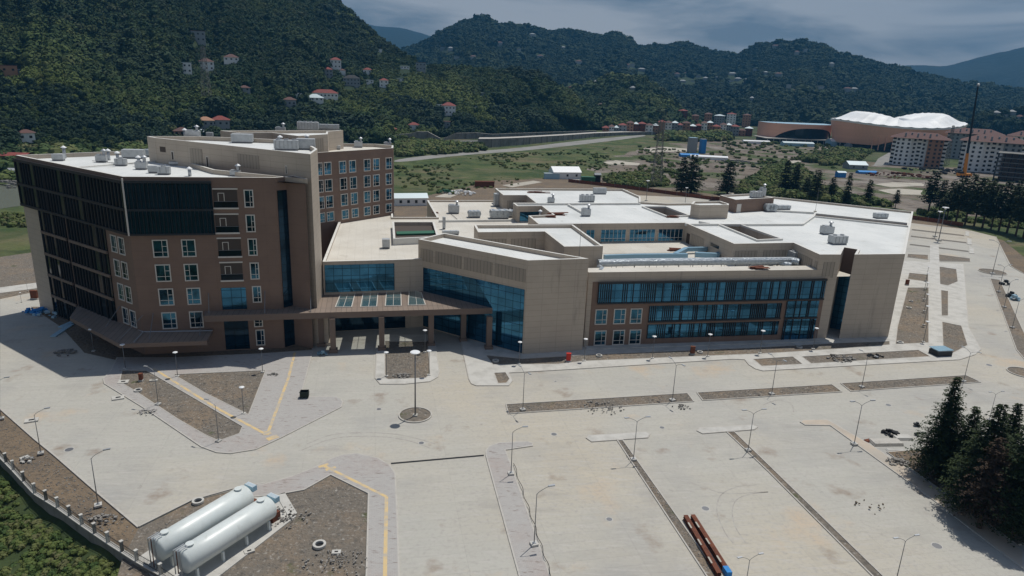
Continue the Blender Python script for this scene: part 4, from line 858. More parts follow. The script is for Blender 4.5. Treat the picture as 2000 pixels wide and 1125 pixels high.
for a in ((115, 314, 29.7, 3, 1.6, 1.5, 'grey box unit nearest the far left corner of the tower roof'), (199, 317, 29.7, 2.8, 1.6, 1.6, 'grey box unit before the big duct on the tower roof', 'hood'), (237, 324, 29.7, 2.9, 1.6, 1.6, 'ribbed box unit in the middle row of the tower roof', 'ac'),
          (277, 331, 29.7, 2.9, 1.7, 1.6, 'ribbed box unit right of the tower roof middle', 'hood'), (302, 338, 29.7, 2.8, 1.5, 1.5, 'box unit half hidden behind another near the tower front edge'), (321, 341, 29.7, 3, 1.7, 1.7, 'box unit closest to the tower roof front edge', 'ac'),
          (348, 323, 29.7, 4.5, 1.8, .6, 'low flat grey box by the louvred penthouse wall of the tower'), (262, 309, 29.7, 6, 3, 2.2, 'large blue-grey duct box at the left foot of the beige penthouse', 'none'), (300, 306, 29.7, 5, 2.5, 1.8, 'blue-grey duct box touching the beige penthouse end', 'drum'),
          (512, 342, 29.7, 2, 1.6, 1.4, 'dark unit in the shade under the beige penthouse'), (545, 340, 29.7, 4.5, 1.8, 1.3, 'silver wrapped unit in the shade under the beige penthouse', 'drum'), (460, 344, 29.7, 2.6, 1.4, 1, 'low unit with a white cap at the tower roof front right', 'hood'),
          (378, 273, 33.7, 4, 2.4, 2.2, 'ribbed unit on the left half of the long top roof', 'hood'), (474, 279, 33.7, 6, 3.2, 2.2, 'wide ribbed unit in the middle of the long top roof', 'none'), (560, 293, 33.7, 6.5, 2.8, 2.3, 'wide grey unit near the right end of the long top roof', 'ac'), (598, 292, 33.7, 5, 2.8, 2.6, 'ribbed grey unit at the very right end of the long top roof', 'none'), (410, 268, 33.7, 2, 1.5, 1.1, 'small dark unit beside the left unit of the long top roof'),
          (602, 254, 33.6, 8, 3.5, 2.6, 'big grey unit on the rear top roof', 'ac'), (640, 253, 33.6, 9, 2.5, 1.6, 'row of low silver units at the right end of the rear top roof', 'drum'), (548, 258, 33.6, 3.5, 2, 1.2, 'small unit with white caps on the rear top roof', 'hood'),
          (657, 292, 29.7, 3, 1.8, 1, 'low light unit on the rear wing roof by the beige wall'), (700, 288, 29.7, 3.2, 2.4, 1.8, 'ribbed unit with a white cap on the rear wing roof', 'hood'), (757, 286.5, 29.7, 3, 2, 1.2, 'small unit at the rear wing roof right corner', 'hood'),
          (754, 484, 13.6, 1.8, 1.8, 1.9, 'plain light box standing alone on the cream entrance roof', 'none'), (886, 416, 13.6, 3.2, 2.4, 2.2, 'grey box unit with pipes on the cream rear roof', 'hood'), (926, 424, 13.6, 3.6, 2.2, 1.6, 'unit with round wrapped pipes on the cream rear roof', 'drum'),
          (867, 447, 13.6, .8, .8, 3, 'tall slim grey stack on the cream rear roof', 'none'), (880, 458, 13.6, 4.5, 1.2, .7, 'long low pipe unit behind the louvred wing', 'drum'), (975, 426, 13.6, 5.5, 3, 2.2, 'large wrapped duct cluster on the cream rear roof', 'drum'), (1000, 423, 13.6, 4.5, 3, 1.6, 'blue-grey duct elbow beside the large duct cluster', 'drum'), (972, 402, 13.6, 2.6, 2.6, 3.8, 'tall grey unit against the white upper roof edge', 'ac'),
          (1171, 379, 17.15, 4.6, 1.2, 1.8, 'upright grey unit nearest the far edge of the white roof', 'none'), (1146, 394, 17.15, 4.6, 2, 1.8, 'ribbed silver unit in the middle of the far white roof', 'ac'), (1076, 396, 17.15, 2, 1.4, 1.2, 'small unit with a mushroom cap on the far white roof', 'hood'), (1144, 422, 17.15, 2.4, 1.6, 1.8, 'unit with elbow pipes in the middle of the central white roof', 'hood'),
          (1614, 457, 17.15, 3, 2, 1.8, 'white unit with elbow pipe on the right white roof', 'hood'), (1635, 476, 17.15, 4.0, 2.4, 1.8, 'white box unit closest to the right roof front edge', 'ac'), (1719, 426, 17.15, 4, 2, 1.2, 'low unit with a round fan near the far right roof corner', 'drum'), (1503, 413, 17.15, 3.2, 2, 2, 'shiny wrapped unit beside the brown roof house', 'drum'), (1528, 409, 17.15, 5, 1.6, 1.0, 'shiny wrapped duct right of the brown roof house', 'drum'),
          (1476, 386, 20.1, 3.6, 2, 1.6, 'grey unit on top of the brown roof house', 'ac'), (1488, 385, 20.1, 1.6, 1.6, 2.6, 'white cylindrical hood on top of the brown roof house', 'hood')):
    q_ = .66 if a[0] < 780 and a[1] < 345 else .85
    unit(a[0], a[1], a[2], a[3] * q_, a[4] * q_, a[5] * q_, a[6], style=a[7] if len(a) > 7 else 'none')
for a in ((127, 309, 29.7, 2, 'slim chimney at the far left of the tower roof'), (213, 313, 29.7, 1.8, 'slim chimney behind the second tower roof unit'), (231, 318, 29.7, 1.8, 'white capped chimney behind the middle tower roof unit'), (272, 325, 29.7, 1.6, 'white capped chimney right of middle on the tower roof'), (371, 344, 29.7, 1.2, 'short chimney at the front edge of the tower roof'),
          (362, 271, 33.7, 1.7, 'white capped chimney left on the long top roof'), (386, 271, 33.7, 1.5, 'white capped chimney beside the left unit of the long top roof'), (548, 287, 33.7, 1.8, 'white capped chimney left of the wide units on the long top roof'), (600, 284, 33.7, 1.8, 'white capped chimney behind the right unit of the long top roof'), (1055, 420, 17.15, .9, 'short brown chimney stub at the central roof edge')): vent(*a)
# wrapped duct run on the terrace with its railing
def duct(px, z, r, label, m='duct_wrap', square=False, name='air_duct'):
    P_ = [at(x, y, z) for x, y in px]; R = thing(name, label, 'duct', P_[0], 'silver ducts on the terrace'); b = MB()
    for a, c in zip(P_, P_[1:]): b.tube(a - P_[0], c - P_[0], r, r, m, 4 if square else 10)
    child(R, 'duct_run', b); b = MB()
    for a, c in zip(P_, P_[1:]):
        n_ = max(1, int((c - a).length / 3))
        for k in range(n_ + 1): q = a.lerp(c, k / n_) - P_[0]; b.tube(q + Vector((0, 0, -r - .5)), q + Vector((0, 0, -r * .6)), .08, .08, 'lamp_metal', 4)
    child(R, 'support', b); return R
duct([(1168, 514), (1240, 512), (1545, 509), (1562, 512)], 14.6, .75, 'long silver wrapped duct along the front terrace')
duct([(1170, 522), (1176, 526), (1172, 531)], 14.3, .55, 'short silver duct elbow at the left end of the terrace')
duct([(1180, 502), (1240, 500), (1342, 499)], 14.1, .6, 'long blue-grey duct behind the silver terrace duct', 'blue_duct', True)
duct([(1318, 498), (1340, 487), (1380, 486)], 14.2, .6, 'blue-grey duct crossing the courtyard corner', 'blue_duct', True)
duct([(1358, 497), (1400, 499), (1422, 488)], 14.1, .7, 'blue duct ending below the louvred courtyard wall', 'blue_duct', True)
duct([(1500, 509), (1520, 513), (1546, 518)], 14.1, .5, 'lower silver duct leaning at the right end of the terrace')
unit(1553, 517, 13.25, 3, 2.6, 2.6, 'tall grey unit at the right end of the front terrace', style='ac')
unit(1402, 496, 13.25, 3.2, 1.2, 1.2, 'bright blue wrapped box leaning by the courtyard louvres', 'blue_tarp', 'none'); unit(1418, 495, 13.25, 2.6, 1.2, 1.4, 'second bright blue wrapped box by the courtyard louvres', 'blue_tarp', 'none')
def scrap(px, py, z, w_, d_, h, label, m='rust', name='timber_stack', rz=.2, cat='scrap'):
    p = at(px, py, z); r_ = random.Random(int(px)); b = MB()
    for k in range(5): b.box((r_.uniform(-.2, .2) * w_, r_.uniform(-.25, .25) * d_, h * (k + .5) / 5), (w_ * r_.uniform(.6, 1), d_ * r_.uniform(.3, .8), h / 5), m, rz + r_.uniform(-.25, .25))
    o = b.build(name); o.location = p; return tag(o, label, cat)
scrap(1480, 525, 14.7, 3.2, 1.4, .5, 'dark red bundle lying on the front terrace ledge'); scrap(1314, 489, 13.3, 2.6, 1.2, .5, 'dark red bundle in the courtyard corner'); scrap(1052, 377, 17.15, 7, .8, .5, 'long dark bundle on the far white roof')
scrap(1088, 420, 17.15, 5, 1.5, .6, 'dark red bundle at the central roof edge'); scrap(1075, 424, 17.15, 2.5, 2, .5, 'second dark red bundle in front of the first at the roof edge'); scrap(1313, 425, 17.15, 3, 1.5, .5, 'dark scrap pile beside the roof light well'); scrap(850, 416, 13.6, 1.8, .8, .3, 'small dark bundle on the cream rear roof')
RP = [at(1172 + k * (1546 - 1172) / 17, 524.5 - k * .17, 13.3) for k in range(18)]; R = thing('terrace_railing', 'thin dark metal railing in front of the long terrace duct', 'railing', RP[0]); b = MB()
for a, c in zip(RP, RP[1:]):
    for h in (.6, 1.25): b.tube(a - RP[0] + Vector((0, 0, h + .6)), c - RP[0] + Vector((0, 0, h + .6)), .035, .035, 'lamp_metal', 4)
child(R, 'rail', b)
for a in RP: b = MB(); b.tube(a - RP[0], a - RP[0] + Vector((0, 0, 1.9)), .045, .045, 'lamp_metal', 4); child(R, 'post', b)
for x, y, z, yt, lb in ((1131, 505, 17.0, 438, 'thin tall mast at the right corner of the louvred wing'), (1592, 414, 17.1, 378, 'thin tall mast on the right white roof')):
    p = at(x, y, z); R = thing('lightning_mast', lb, 'mast', p, 'lightning masts on the roofs'); b = MB(); b.tube((0, 0, 0), (0, 0, 6.5), .05, .02, 'lamp_metal', 5); child(R, 'rod', b); b = MB(); b.box((0, 0, .15), (.6, .6, .3), 'concrete'); child(R, 'foot', b)
for l_, z_, lb in (([(150, 327), (250, 319), (330, 313)], 29.95, 'long pale pipe lying across the tower roof'), ([(180, 314), (240, 320), (290, 318)], 29.9, 'thin conduit linking units on the tower roof'), ([(1110, 400), (1122, 405), (1137, 413)], 17.3, 'dark cable lying across the central white roof'), ([(880, 417), (893, 428)], 13.7, 'dark cable on the cream rear roof')):
    P_ = [at(x, y, z_) for x, y in l_]; b = MB()
    for a, c in zip(P_, P_[1:]): b.tube(a, c, .13 if 'pale' in lb else .05, .13 if 'pale' in lb else .05, 'coping' if 'pale' in lb else 'dark_frame', 6)
    tag(b.build('roof_pipe', origin=P_[0]), lb, 'pipe', 'pipes and cables on the roofs')
# ================================================================== lamps
def arm_parts(dirs, hgt=6.6, reach=1.7):
    pole = MB(); pole.tube((0, 0, .15), (0, 0, hgt - .5), .062, .036, 'lamp_metal', 8); base = MB(); base.box((0, 0, .12), (.75, .75, .24), 'smooth_concrete'); base.box((0, 0, .27), (.34, .34, .06), 'galv'); out = [('pole', pole, True, []), ('base', base, False, [])]
    for s in dirs:
        a = MB(); pr = [(0, hgt - .6)] + [(reach * t * .75, hgt - .6 + .75 * t ** .6) for t in (.15, .4, .7, 1)]
        for (x0, z0), (x1, z1) in zip(pr, pr[1:]): a.tube((s * x0, 0, z0), (s * x1, 0, z1), .03, .026, 'lamp_metal', 6)
        h_ = MB(); x0, z0 = pr[-1]; h_.prism([Vector((s * x0 - .05 * s, -.09, 0)), Vector((s * (x0 + .65), -.13, 0)), Vector((s * (x0 + .7), .13, 0)), Vector((s * x0 - .05 * s, .09, 0))], z0 - .02, z0 + .1, 'galv', bottom=True); out.append(('arm', a, False, [('lamp_head', h_, False)]))
    return out
L1_ = Proto('street_lamp', 'street lamp', 'single arm street lamps', arm_parts([1]))
L2_ = Proto('street_lamp', 'street lamp', 'double arm street lamps', arm_parts([1, -1]))
def post_parts(h=4.4):
    a = MB(); a.tube((0, 0, .1), (0, 0, h - .1), .06, .045, 'lamp_metal', 8); b = MB(); b.box((0, 0, .08), (.55, .55, .16), 'smooth_concrete'); c = MB(); c.lathe((0, 0, h - .22), [(0, -.02), (.12, 0), (.12, .12), (.42, .17), (.38, .25), (0, .30)], 'lamp_white', 14)
    return [('pole', a, True, []), ('base', b, False, []), ('lamp_head', c, True, [])]
LP_ = Proto('garden_lamp', 'lamp', 'low post lamps with round white heads', post_parts())
for x, y, yt, rz, lb in ((80, 886, 803, .55, 'street lamp on the left verge with a white concrete foot'), (192, 988, 886, .55, 'street lamp on the left verge closest to the two tanks'), (3, 818, 742, .55, 'street lamp cut by the left edge of the picture'), (427, 862, 785, 2.8, 'street lamp at the tip of the lower triangular bed'), (309, 790, 719, 2.9, 'street lamp between the two triangular beds, arm to the left'),
                       (998, 926, 836, .2, 'street lamp on the paved strip at its upper end'), (1043, 1064, 955, .35, 'street lamp on the paved strip lower down by the cable')):
    L1_.put(at(x, y, .2), rz, lb, hz((x, y), yt) / 6.7)
for x, y, yt, rz, lb in ((1237, 898, 815, .2, 'double lamp on the first long parking bed'), (1461, 880, 800, .2, 'double lamp on the second long parking bed'), (1668, 868, 783, .2, 'double lamp at the kerb of the third parking row'), (1452, 1170, 1085, .3, 'double lamp rising from below the picture beside the rusty beams'), (1750, 1135, 1048, .25, 'double lamp rising at lower right of the lot'), (1932, 820, 765, .2, 'double lamp behind the big dark conifers'),
                       (1021, 801, 722, -1.1, 'lamp at the left end of the first gravel median'), (1313, 782, 706, -1.1, 'lamp at the right end of the first gravel median'), (1507, 770, 698, -1.1, 'lamp on the second gravel median'), (1683, 756, 690, -1.1, 'lamp at the left end of the third gravel median'), (1882, 745, 683, -1.1, 'lamp at the right end of the third gravel median'),
                       (1938, 535, 470, -.2, 'tall lamp on the oval island of the right road'), (1950, 570, 517, .2, 'lamp at the top of the long right bed'), (1961, 600, 546, .2, 'lamp second from the top of the long right bed'), (1977, 640, 583, .2, 'lamp third from the top of the long right bed'), (54, 568, 545, .3, 'lamp by the far left road')):
    L2_.put(at(x, y, .15), rz, lb, hz((x, y), yt) / 6.8)
for x, y, yt, lb in ((183, 686, 642, 'post lamp in the shade left of the side canopy'), (245, 720, 672, 'post lamp at the corner of the side canopy'), (347, 735, 687, 'white headed post lamp in front of the tower'), (513, 727, 680, 'post lamp in front of the right tower window column'), (476, 808, 755, 'post lamp in the upper triangular bed'), (755, 735, 687, 'post lamp at the left of the entrance bed'), (838, 733, 684, 'post lamp at the right of the entrance bed'), (830, 688, 644, 'post lamp under the canopy edge'),
                     (1014, 711, 667, 'post lamp before the corner of the beige wing'), (1141, 705, 661, 'post lamp where the beige wing meets the glazed wing'), (1274, 700, 656, 'post lamp left of the red stand pipe'), (1382, 696, 652, 'post lamp right of the red stand pipe'), (1484, 690, 645, 'post lamp before the right half of the glazed wing'), (1588, 682, 640, 'post lamp at the right end of the glazed wing'),
                     (1803, 668, 627, 'nearest post lamp of the row beside the right footpath'), (1804, 635, 597, 'second post lamp of the row beside the right footpath'), (1805, 608, 574, 'third post lamp of the row beside the right footpath'), (1805, 585, 551, 'fourth post lamp of the row beside the right footpath'), (1806, 564, 533, 'fifth post lamp of the row beside the right footpath'), (1808, 548, 520, 'sixth post lamp of the row beside the right footpath'),
                     (42, 590, 571, 'short post lamp at the far left dirt edge'), (1222, 397, 372, 'post lamp behind the far roof, leftmost'), (1338, 398, 366, 'post lamp behind the far roof, middle'), (1262, 392, 352, 'post lamp behind the far roof near the pylon'), (1833, 470, 404, 'tall post lamp at the back of the far right car park'), (1826, 462, 412, 'second tall post lamp at the back of the far right car park')):
    LP_.put(at(x, y, .15), 0, lb, hz((x, y), yt) / 4.5)
p = at(811, 812, .14); R = thing('roundabout_lamp', 'tall pole with a flat white disc on top in the round traffic island', 'street lamp', p)
b = MB(); b.tube((0, 0, 0), (0, 0, 9.9), .12, .08, 'lamp_metal', 10); child(R, 'pole', b, True); b = MB(); b.lathe((0, 0, 9.85), [(0, 0), (.68, .02), (.72, .12), (.6, .2), (0, .22)], 'lamp_white', 24); child(R, 'disc_head', b); b = MB(); b.box((0, 0, .1), (.7, .7, .2), 'concrete'); child(R, 'base', b)
# ================================================================== tanks
def tank(pa, pb, label):
    a, c = Vector((pa.x, pa.y, 0)), Vector((pb.x, pb.y, 0)); L_ = (c - a).length; yaw = math.atan2(c.y - a.y, c.x - a.x); R = thing('storage_tank', label, 'tank', a, 'white storage tanks on the gravel yard', yaw); r, z = 1.28, 2.25
    b = MB(); pr = [(0, -.42), (.6, -.34), (1.05, -.18), (r, 0), (r, L_ * .33), (r, L_ * .66), (r, L_), (1.05, L_ + .18), (.6, L_ + .34), (0, L_ + .42)]; n_ = 32
    for (r0, x0), (r1, x1) in zip(pr, pr[1:]):
        for i in range(n_):
            t0, t1 = 2 * pi * i / n_, 2 * pi * (i + 1) / n_; q = [(x0, r0 * cos(t0), z + r0 * sin(t0)), (x0, r0 * cos(t1), z + r0 * sin(t1)), (x1, r1 * cos(t1), z + r1 * sin(t1)), (x1, r1 * cos(t0), z + r1 * sin(t0))]
            if r0 == 0: q = [q[0], q[2], q[3]]
            if r1 == 0: q = q[:3]
            b.face(q[::-1], 'tank_white')
    child(R, 'shell', b, True)
    for x in (.9, L_ - .9): b = MB(); b.lathe((x, 0, z + r - .06), [(.33, 0), (.33, .16), (.4, .17), (.4, .23), (0, .26)], 'tank_white', 16); child(R, 'manhole_cover', b)
    for x in (.8, L_ * .36, L_ * .64, L_ - .8):
        for s in (-.85, .85): b = MB(); b.box((x, s, .62), (.22, .28, 1.3), 'tank_white'); child(R, 'leg', b)
    b = MB()
    for k in range(3): b.tube((-.45 - .1 * k, -.3 + .3 * k, .3), (-.45 - .1 * k, -.3 + .3 * k, z + 1.5), .05, .05, 'rust' if k == 1 else 'galv', 6); b.tube((-.45 - .1 * k, -.3 + .3 * k, z + 1.5), (.5, -.3 + .3 * k, z + 1.5), .05, .05, 'galv', 6)
    child(R, 'pipework', b); b = MB(); b.box((L_ + .75, 0, z + .7), (.6, 1.3, .6), 'pale_blue'); 
    for k in range(4): b.box((L_ + .52 + k * .15, 0, z + 1.02), (.05, 1.25, .04), 'white_wall')
    child(R, 'pump_cabinet', b); b = MB(); b.box((L_ + .8, 0, .55), (1.1, .5, 1.1), 'rust'); b.tube((L_ + .4, .4, .9), (L_ + 1.3, .4, .9), .13, .13, 'galv', 8); child(R, 'pump', b)
tank(at(308, 1073, 2.2), at(480, 969, 2.2), 'white cylindrical tank lying nearer the paved yard, left of its twin'); tank(at(357, 1097, 2.2), at(524, 991, 2.2), 'white cylindrical tank lying nearer the gravel, right of its twin')
plate('tank_pad', pp([(268, 1092), (455, 965), (548, 965), (574, 1008), (420, 1130), (330, 1170)], 0), .12, 'smooth_concrete', .0)
kerbline([(548, 967), (572, 1008), (425, 1122), (380, 1160)], 1.0, .2, 'tank_plinth', 'smooth_concrete')
# ================================================================== boundary wall with railings
FW = [at(x, y, 0) for x, y in ((-70, 822), (0, 897), (28, 926), (70, 972), (115, 1000), (162, 1034), (213, 1069), (269, 1105), (316, 1132), (420, 1205))]
R = thing('boundary_wall', 'grey concrete boundary wall with light posts and dark railings on top at lower left', 'wall', FW[0]); o_ = FW[0]
b = MB(); c_ = MB()
for a, c in zip(FW, FW[1:]):
    a, c = a - o_, c - o_; d = (c - a).normalized(); n_ = Vector((-d.y, d.x, 0)) * .15; b.prism([a - n_, c - n_, c + n_, a + n_], -2.4, .55, 'wall_grey'); n2 = n_ * 1.5; c_.prism([a - n2, c - n2, c + n2, a + n2], .55, .65, 'smooth_concrete', bottom=True)
child(R, 'wall', b); child(R, 'coping', c_)
for a, c in zip(FW, FW[1:]):
    a, c = a - o_, c - o_; L_ = (c - a).length; d = (c - a) / L_; b = MB()
    for h in (.8, 1.45): b.tube(a + Vector((0, 0, h)), c + Vector((0, 0, h)), .025, .025, 'dark_frame', 4)
    for k in range(int(L_ / .22)): q = a + d * (k * .22); b.tube(q + Vector((0, 0, .62)), q + Vector((0, 0, 1.6)), .018, .012, 'dark_frame', 4, False)
    child(R, 'railing', b); n_ = max(1, round(L_ / 3.2))
    for k in range(n_): q = a + d * (k * L_ / n_); b = MB(); b.box((q.x, q.y, 1.2), (.26, .26, 1.15), 'wall_grey' if k % 2 else 'smooth_concrete', math.atan2(d.y, d.x)); b.box((q.x, q.y, 1.81), (.34, .34, .08), 'smooth_concrete', math.atan2(d.y, d.x)); child(R, 'post', b)
# ================================================================== yard objects
p = at(595, 776, .2); R = thing('waste_skip', 'black wheeled waste skip standing on the pale pavers', 'bin', p, rz=.15); b = MB(); w_, d_, h = 1.25, 1.0, 1.05
b.walls([Vector(q) for q in ((-w_ / 2, -d_ / 2, 0), (w_ / 2, -d_ / 2, 0), (w_ / 2, d_ / 2, 0), (-w_ / 2, d_ / 2, 0))], .15, h, 'dark_green'); b.walls([Vector(q) for q in ((-w_ / 2 + .06, -d_ / 2 + .06, 0), (-w_ / 2 + .06, d_ / 2 - .06, 0), (w_ / 2 - .06, d_ / 2 - .06, 0), (w_ / 2 - .06, -d_ / 2 + .06, 0))], .2, h, 'black'); b.ring([Vector(q) for q in ((-w_ / 2, -d_ / 2, 0), (w_ / 2, -d_ / 2, 0), (w_ / 2, d_ / 2, 0), (-w_ / 2, d_ / 2, 0))], [Vector(q) for q in ((-w_ / 2 + .06, -d_ / 2 + .06, 0), (w_ / 2 - .06, -d_ / 2 + .06, 0), (w_ / 2 - .06, d_ / 2 - .06, 0), (-w_ / 2 + .06, d_ / 2 - .06, 0))], h, 'dark_green'); b.box((0, 0, .18), (w_ - .1, d_ - .1, .06), 'black'); child(R, 'body', b)
for sx in (-1, 1):
    for sy in (-1, 1): b = MB(); b.tube((sx * .5, sy * .4 - .04, .1), (sx * .5, sy * .4 + .04, .1), .1, .1, 'black', 10); child(R, 'wheel', b)
for sx in (-1, 1): b = MB(); b.tube((sx * .7, -.15, .85), (sx * .7, .15, .85), .04, .04, 'dark_green', 6); child(R, 'handle', b)
RG = MB(); RG.lathe((0, 0, 0), [(.42, 0), (.42, .28), (.65, .28), (.65, 0)], 'smooth_concrete', 20); RG.lathe((0, 0, .0), [(.42, .02), (0, .02)], 'black', 20)
ring_me = RG.build('concrete_ring', smooth=False); rm_ = ring_me.data; bpy.data.objects.remove(ring_me)
for i, (x, y, s_, lb) in enumerate(((387, 981, 1.0, 'pale concrete ring set in the strip behind the tanks'), (624, 1066, 1.05, 'pale concrete ring in the middle of the gravel yard'), (968, 706, .9, 'pale concrete ring in the shade at the beige wing'), (1170, 696, .9, 'pale concrete ring in gravel before the six windows'), (1367, 689, .8, 'pale concrete ring beside the red stand pipe'), (1561, 679, .9, 'pale concrete ring in gravel at the right end of the glazed wing'), (1758, 670, 1.0, 'pale concrete ring near the right corner of the right wing'), (270, 764, .9, 'pale concrete ring in the lower triangular bed near its left end'), (1775, 602, .9, 'pale concrete ring in the right gravel strip, upper'), (1779, 589, .7, 'small white block in the right gravel strip'))):
    o = bpy.data.objects.new('concrete_ring', rm_); COL.objects.link(o); o.location = at(x, y, .13); o.scale = (s_, s_, 1); tag(o, lb, 'manhole ring', 'concrete manhole rings in the gravel')
def manhole(x, y, r, lb, z=.085, m='lamp_metal'):
    b = MB(); n_ = 20; P_ = [Vector((r * cos(2 * pi * i / n_), r * sin(2 * pi * i / n_), 0)) for i in range(n_)]; b.cap(P_, .006, m); b.ring(inset(P_, -.09), P_, .004, 'smooth_concrete'); o = b.build('manhole_cover'); o.location = at(x, y, z); tag(o, lb, 'manhole cover', 'round manhole covers in the paving')
for a in ((740, 799, .34, 'manhole cover left of the round traffic island'), (823, 865, .36, 'manhole cover below the round traffic island'), (1378, 993, .42, 'manhole cover ringed with pale mortar between the tyre marks'), (1190, 1014, .34, 'manhole cover alone in the first parking bay'), (1830, 1066, .5, 'manhole cover in the lower right bay'), (1082, 848, .4, 'manhole cover between the first median and the first bay'), (1293, 835, .35, 'manhole cover right of the first double lamp'), (741, 740, .3, 'manhole cover on the corner of the entrance island'), (943, 753, .3, 'manhole cover on the small walk with a gravel square'), (135, 878, .5, 'dark manhole ring by the left kerb'), (1085, 745, .2, 'small manhole cover on the entrance road'), (1735, 791, .4, 'manhole cover left of the conifers'), (1932, 713, .5, 'manhole cover on the right road')): manhole(*a)
for x, y, w_, d_, rz, lb in ((231, 778, 1.6, 1.2, .5, 'square concrete cover slab lying on the kerb of the plaza'), (62, 822, 1.6, 1.1, .5, 'square concrete cover slab beside the left kerb'), (241, 747, 1.5, 1.2, .3, 'concrete slab with a round hole in the lower triangular bed'), (300, 744, 1.2, .6, .3, 'short white concrete box at the end of the triangular bed'), (657, 1080, .9, .6, .1, 'grey concrete block in the gravel yard'), (487, 1078, 1.0, .6, .6, 'dark framed hatch beside the tank pad')):
    b = MB(); b.box((0, 0, .09), (w_, d_, .18), 'smooth_concrete'); b.box((0, 0, .185), (w_ * .4, d_ * .35, .012), 'black'); o = b.build('cover_slab'); o.location = at(x, y, .1); o.rotation_euler = (0, 0, rz); tag(o, lb, 'concrete slab', 'concrete cover slabs lying about')
# fire hydrant cabinets
def cabinet(x, y, m, lb, h=1.3, w_=.8):
    p = at(x, y, .13); R = thing('hydrant_cabinet', lb, 'cabinet', p, 'red fire hydrant cabinets'); b = MB(); b.box((0, 0, .25 + h / 2), (w_, .5, h), m); b.box((0, 0, .26 + h), (w_ + .08, .58, .06), m); child(R, 'box', b); b = MB(); b.box((0, -.265, .25 + h / 2), (w_ * .85, .03, h * .85), m); child(R, 'door', b); b = MB(); b.box((0, 0, .12), (w_ + .15, .6, .25), 'smooth_concrete'); child(R, 'foot', b)
cabinet(1110, 706, 'red_paint', 'bright red cabinet at the right foot of the beige wing'); cabinet(1352, 692, 'rust', 'dark red cabinet in gravel before the glazed wing'); cabinet(1771, 557, 'rust', 'dark red cabinet in the right gravel strip', 1.2); cabinet(276, 744, 'rust', 'rusty stand in the lower triangular bed', 1.0, .5); cabinet(68, 584, 'rust', 'rusty orange cabinet at the far left dirt edge', 1.6, 1.4)
# rusty beams
for k, (a, c, lb) in enumerate((((1338, 1014), (1404, 1128), 'rusty steel beam stack on the left, next to the parking bed'), ((1352, 1013), (1422, 1125), 'rusty steel beam stack on the right with a blue wrap at its end'))):
    A, B = at(*a, .1), at(*c, .1); d = (B - A).normalized(); n_ = Vector((-d.y, d.x, 0)); b = MB(); L_ = (B - A).length; w_ = .5
    for zz in (0, .3):
        for s in (-.17, .0, .17): q = A - A + n_ * s; b.prism([q - n_ * .09, q + d * L_ - n_ * .09, q + d * L_ + n_ * .09, q + n_ * .09], zz, zz + .03, 'rust', bottom=True); b.prism([q - n_ * .02, q + d * L_ - n_ * .02, q + d * L_ + n_ * .02, q + n_ * .02], zz + .03, zz + .24, 'rust'); b.prism([q - n_ * .09, q + d * L_ - n_ * .09, q + d * L_ + n_ * .09, q + n_ * .09], zz + .24, zz + .27, 'rust', bottom=True)
    R = thing('beam_stack', lb, 'steel beams', A, 'rusty steel beams'); child(R, 'beams', b)
    if k:
        b = MB(); q = d * (L_ - .8); b.prism([q - n_ * .3, q + d * 1.0 - n_ * .27, q + d * 1.0 + n_ * .3, q + n_ * .27], 0, .6, 'blue_tarp'); child(R, 'plastic_wrap', b)
    b = MB()
    for t_ in (.2, .5, .8): q = d * L_ * t_; b.prism([q - n_ * .3 - d * .5, q - n_ * .3 + d * .5, q - n_ * .12 + d * .5, q - n_ * .12 - d * .5], .57, .6, 'sand')
    child(R, 'timber_spacer', b)
# pallets, slabs and scrap at right
for x, y, w_, d_, h, m_, rz, lb in ((1730, 866, 4.4, 1.6, .35, 'kerb', .1, 'low brown stack of boards on the paving left of the conifers'), (1762, 856, 2.6, 1.2, .3, 'smooth_concrete', .1, 'pale grey slab stack right of the brown boards'), (1748, 880, 2.4, .7, .12, 'smooth_concrete', .05, 'thin grey slab in front of the brown boards'), (1695, 862, 1.2, .6, .2, 'brown', .4, 'small brown panel at the end of the boards')):
    b = MB(); n_ = 3
    for k in range(n_): b.box((.04 * k, .05 * k, h * (k + .5) / n_), (w_ - .1 * k, d_ - .06 * k, h / n_ * .92), m_ if m_ != 'brown' else 'rust')
    o = b.build('board_stack'); o.location = at(x, y, .1); o.rotation_euler = (0, 0, rz); tag(o, lb, 'boards', 'boards and slabs left on the paving')
def heap(x, y, n, spread, size, m, lb, name='rubble_heap', z=.1, seed=0, cat='rubble', flat=.5):
    r_ = random.Random(seed + int(x)); b = MB()
    for _ in range(n):
        a, q = r_.uniform(0, 6.28), spread * r_.random() ** .7; s_ = size * r_.uniform(.4, 1); b.box((q * cos(a), q * sin(a) * .7, max(0, (1 - q / spread)) * size * flat * 2 + s_ * .25), (s_, s_ * r_.uniform(.5, 1), s_ * r_.uniform(.3, .8)), m, r_.uniform(0, 3))
    o = b.build(name); o.location = at(x, y, z); tag(o, lb, cat, kind='stuff'); return o
heap(1738, 848, 30, 1.3, .55, 'black', 'black heap of crumpled sheeting near the boards'); heap(1790, 832, 8, .5, .5, 'dark_frame', 'small dark lump left of the big conifer'); heap(1793, 851, 8, .5, .45, 'dark_frame', 'second small dark lump left of the big conifer'); heap(1752, 904, 70, 1.6, .4, 'stones', 'heap of grey stones at the corner of the tree plot')
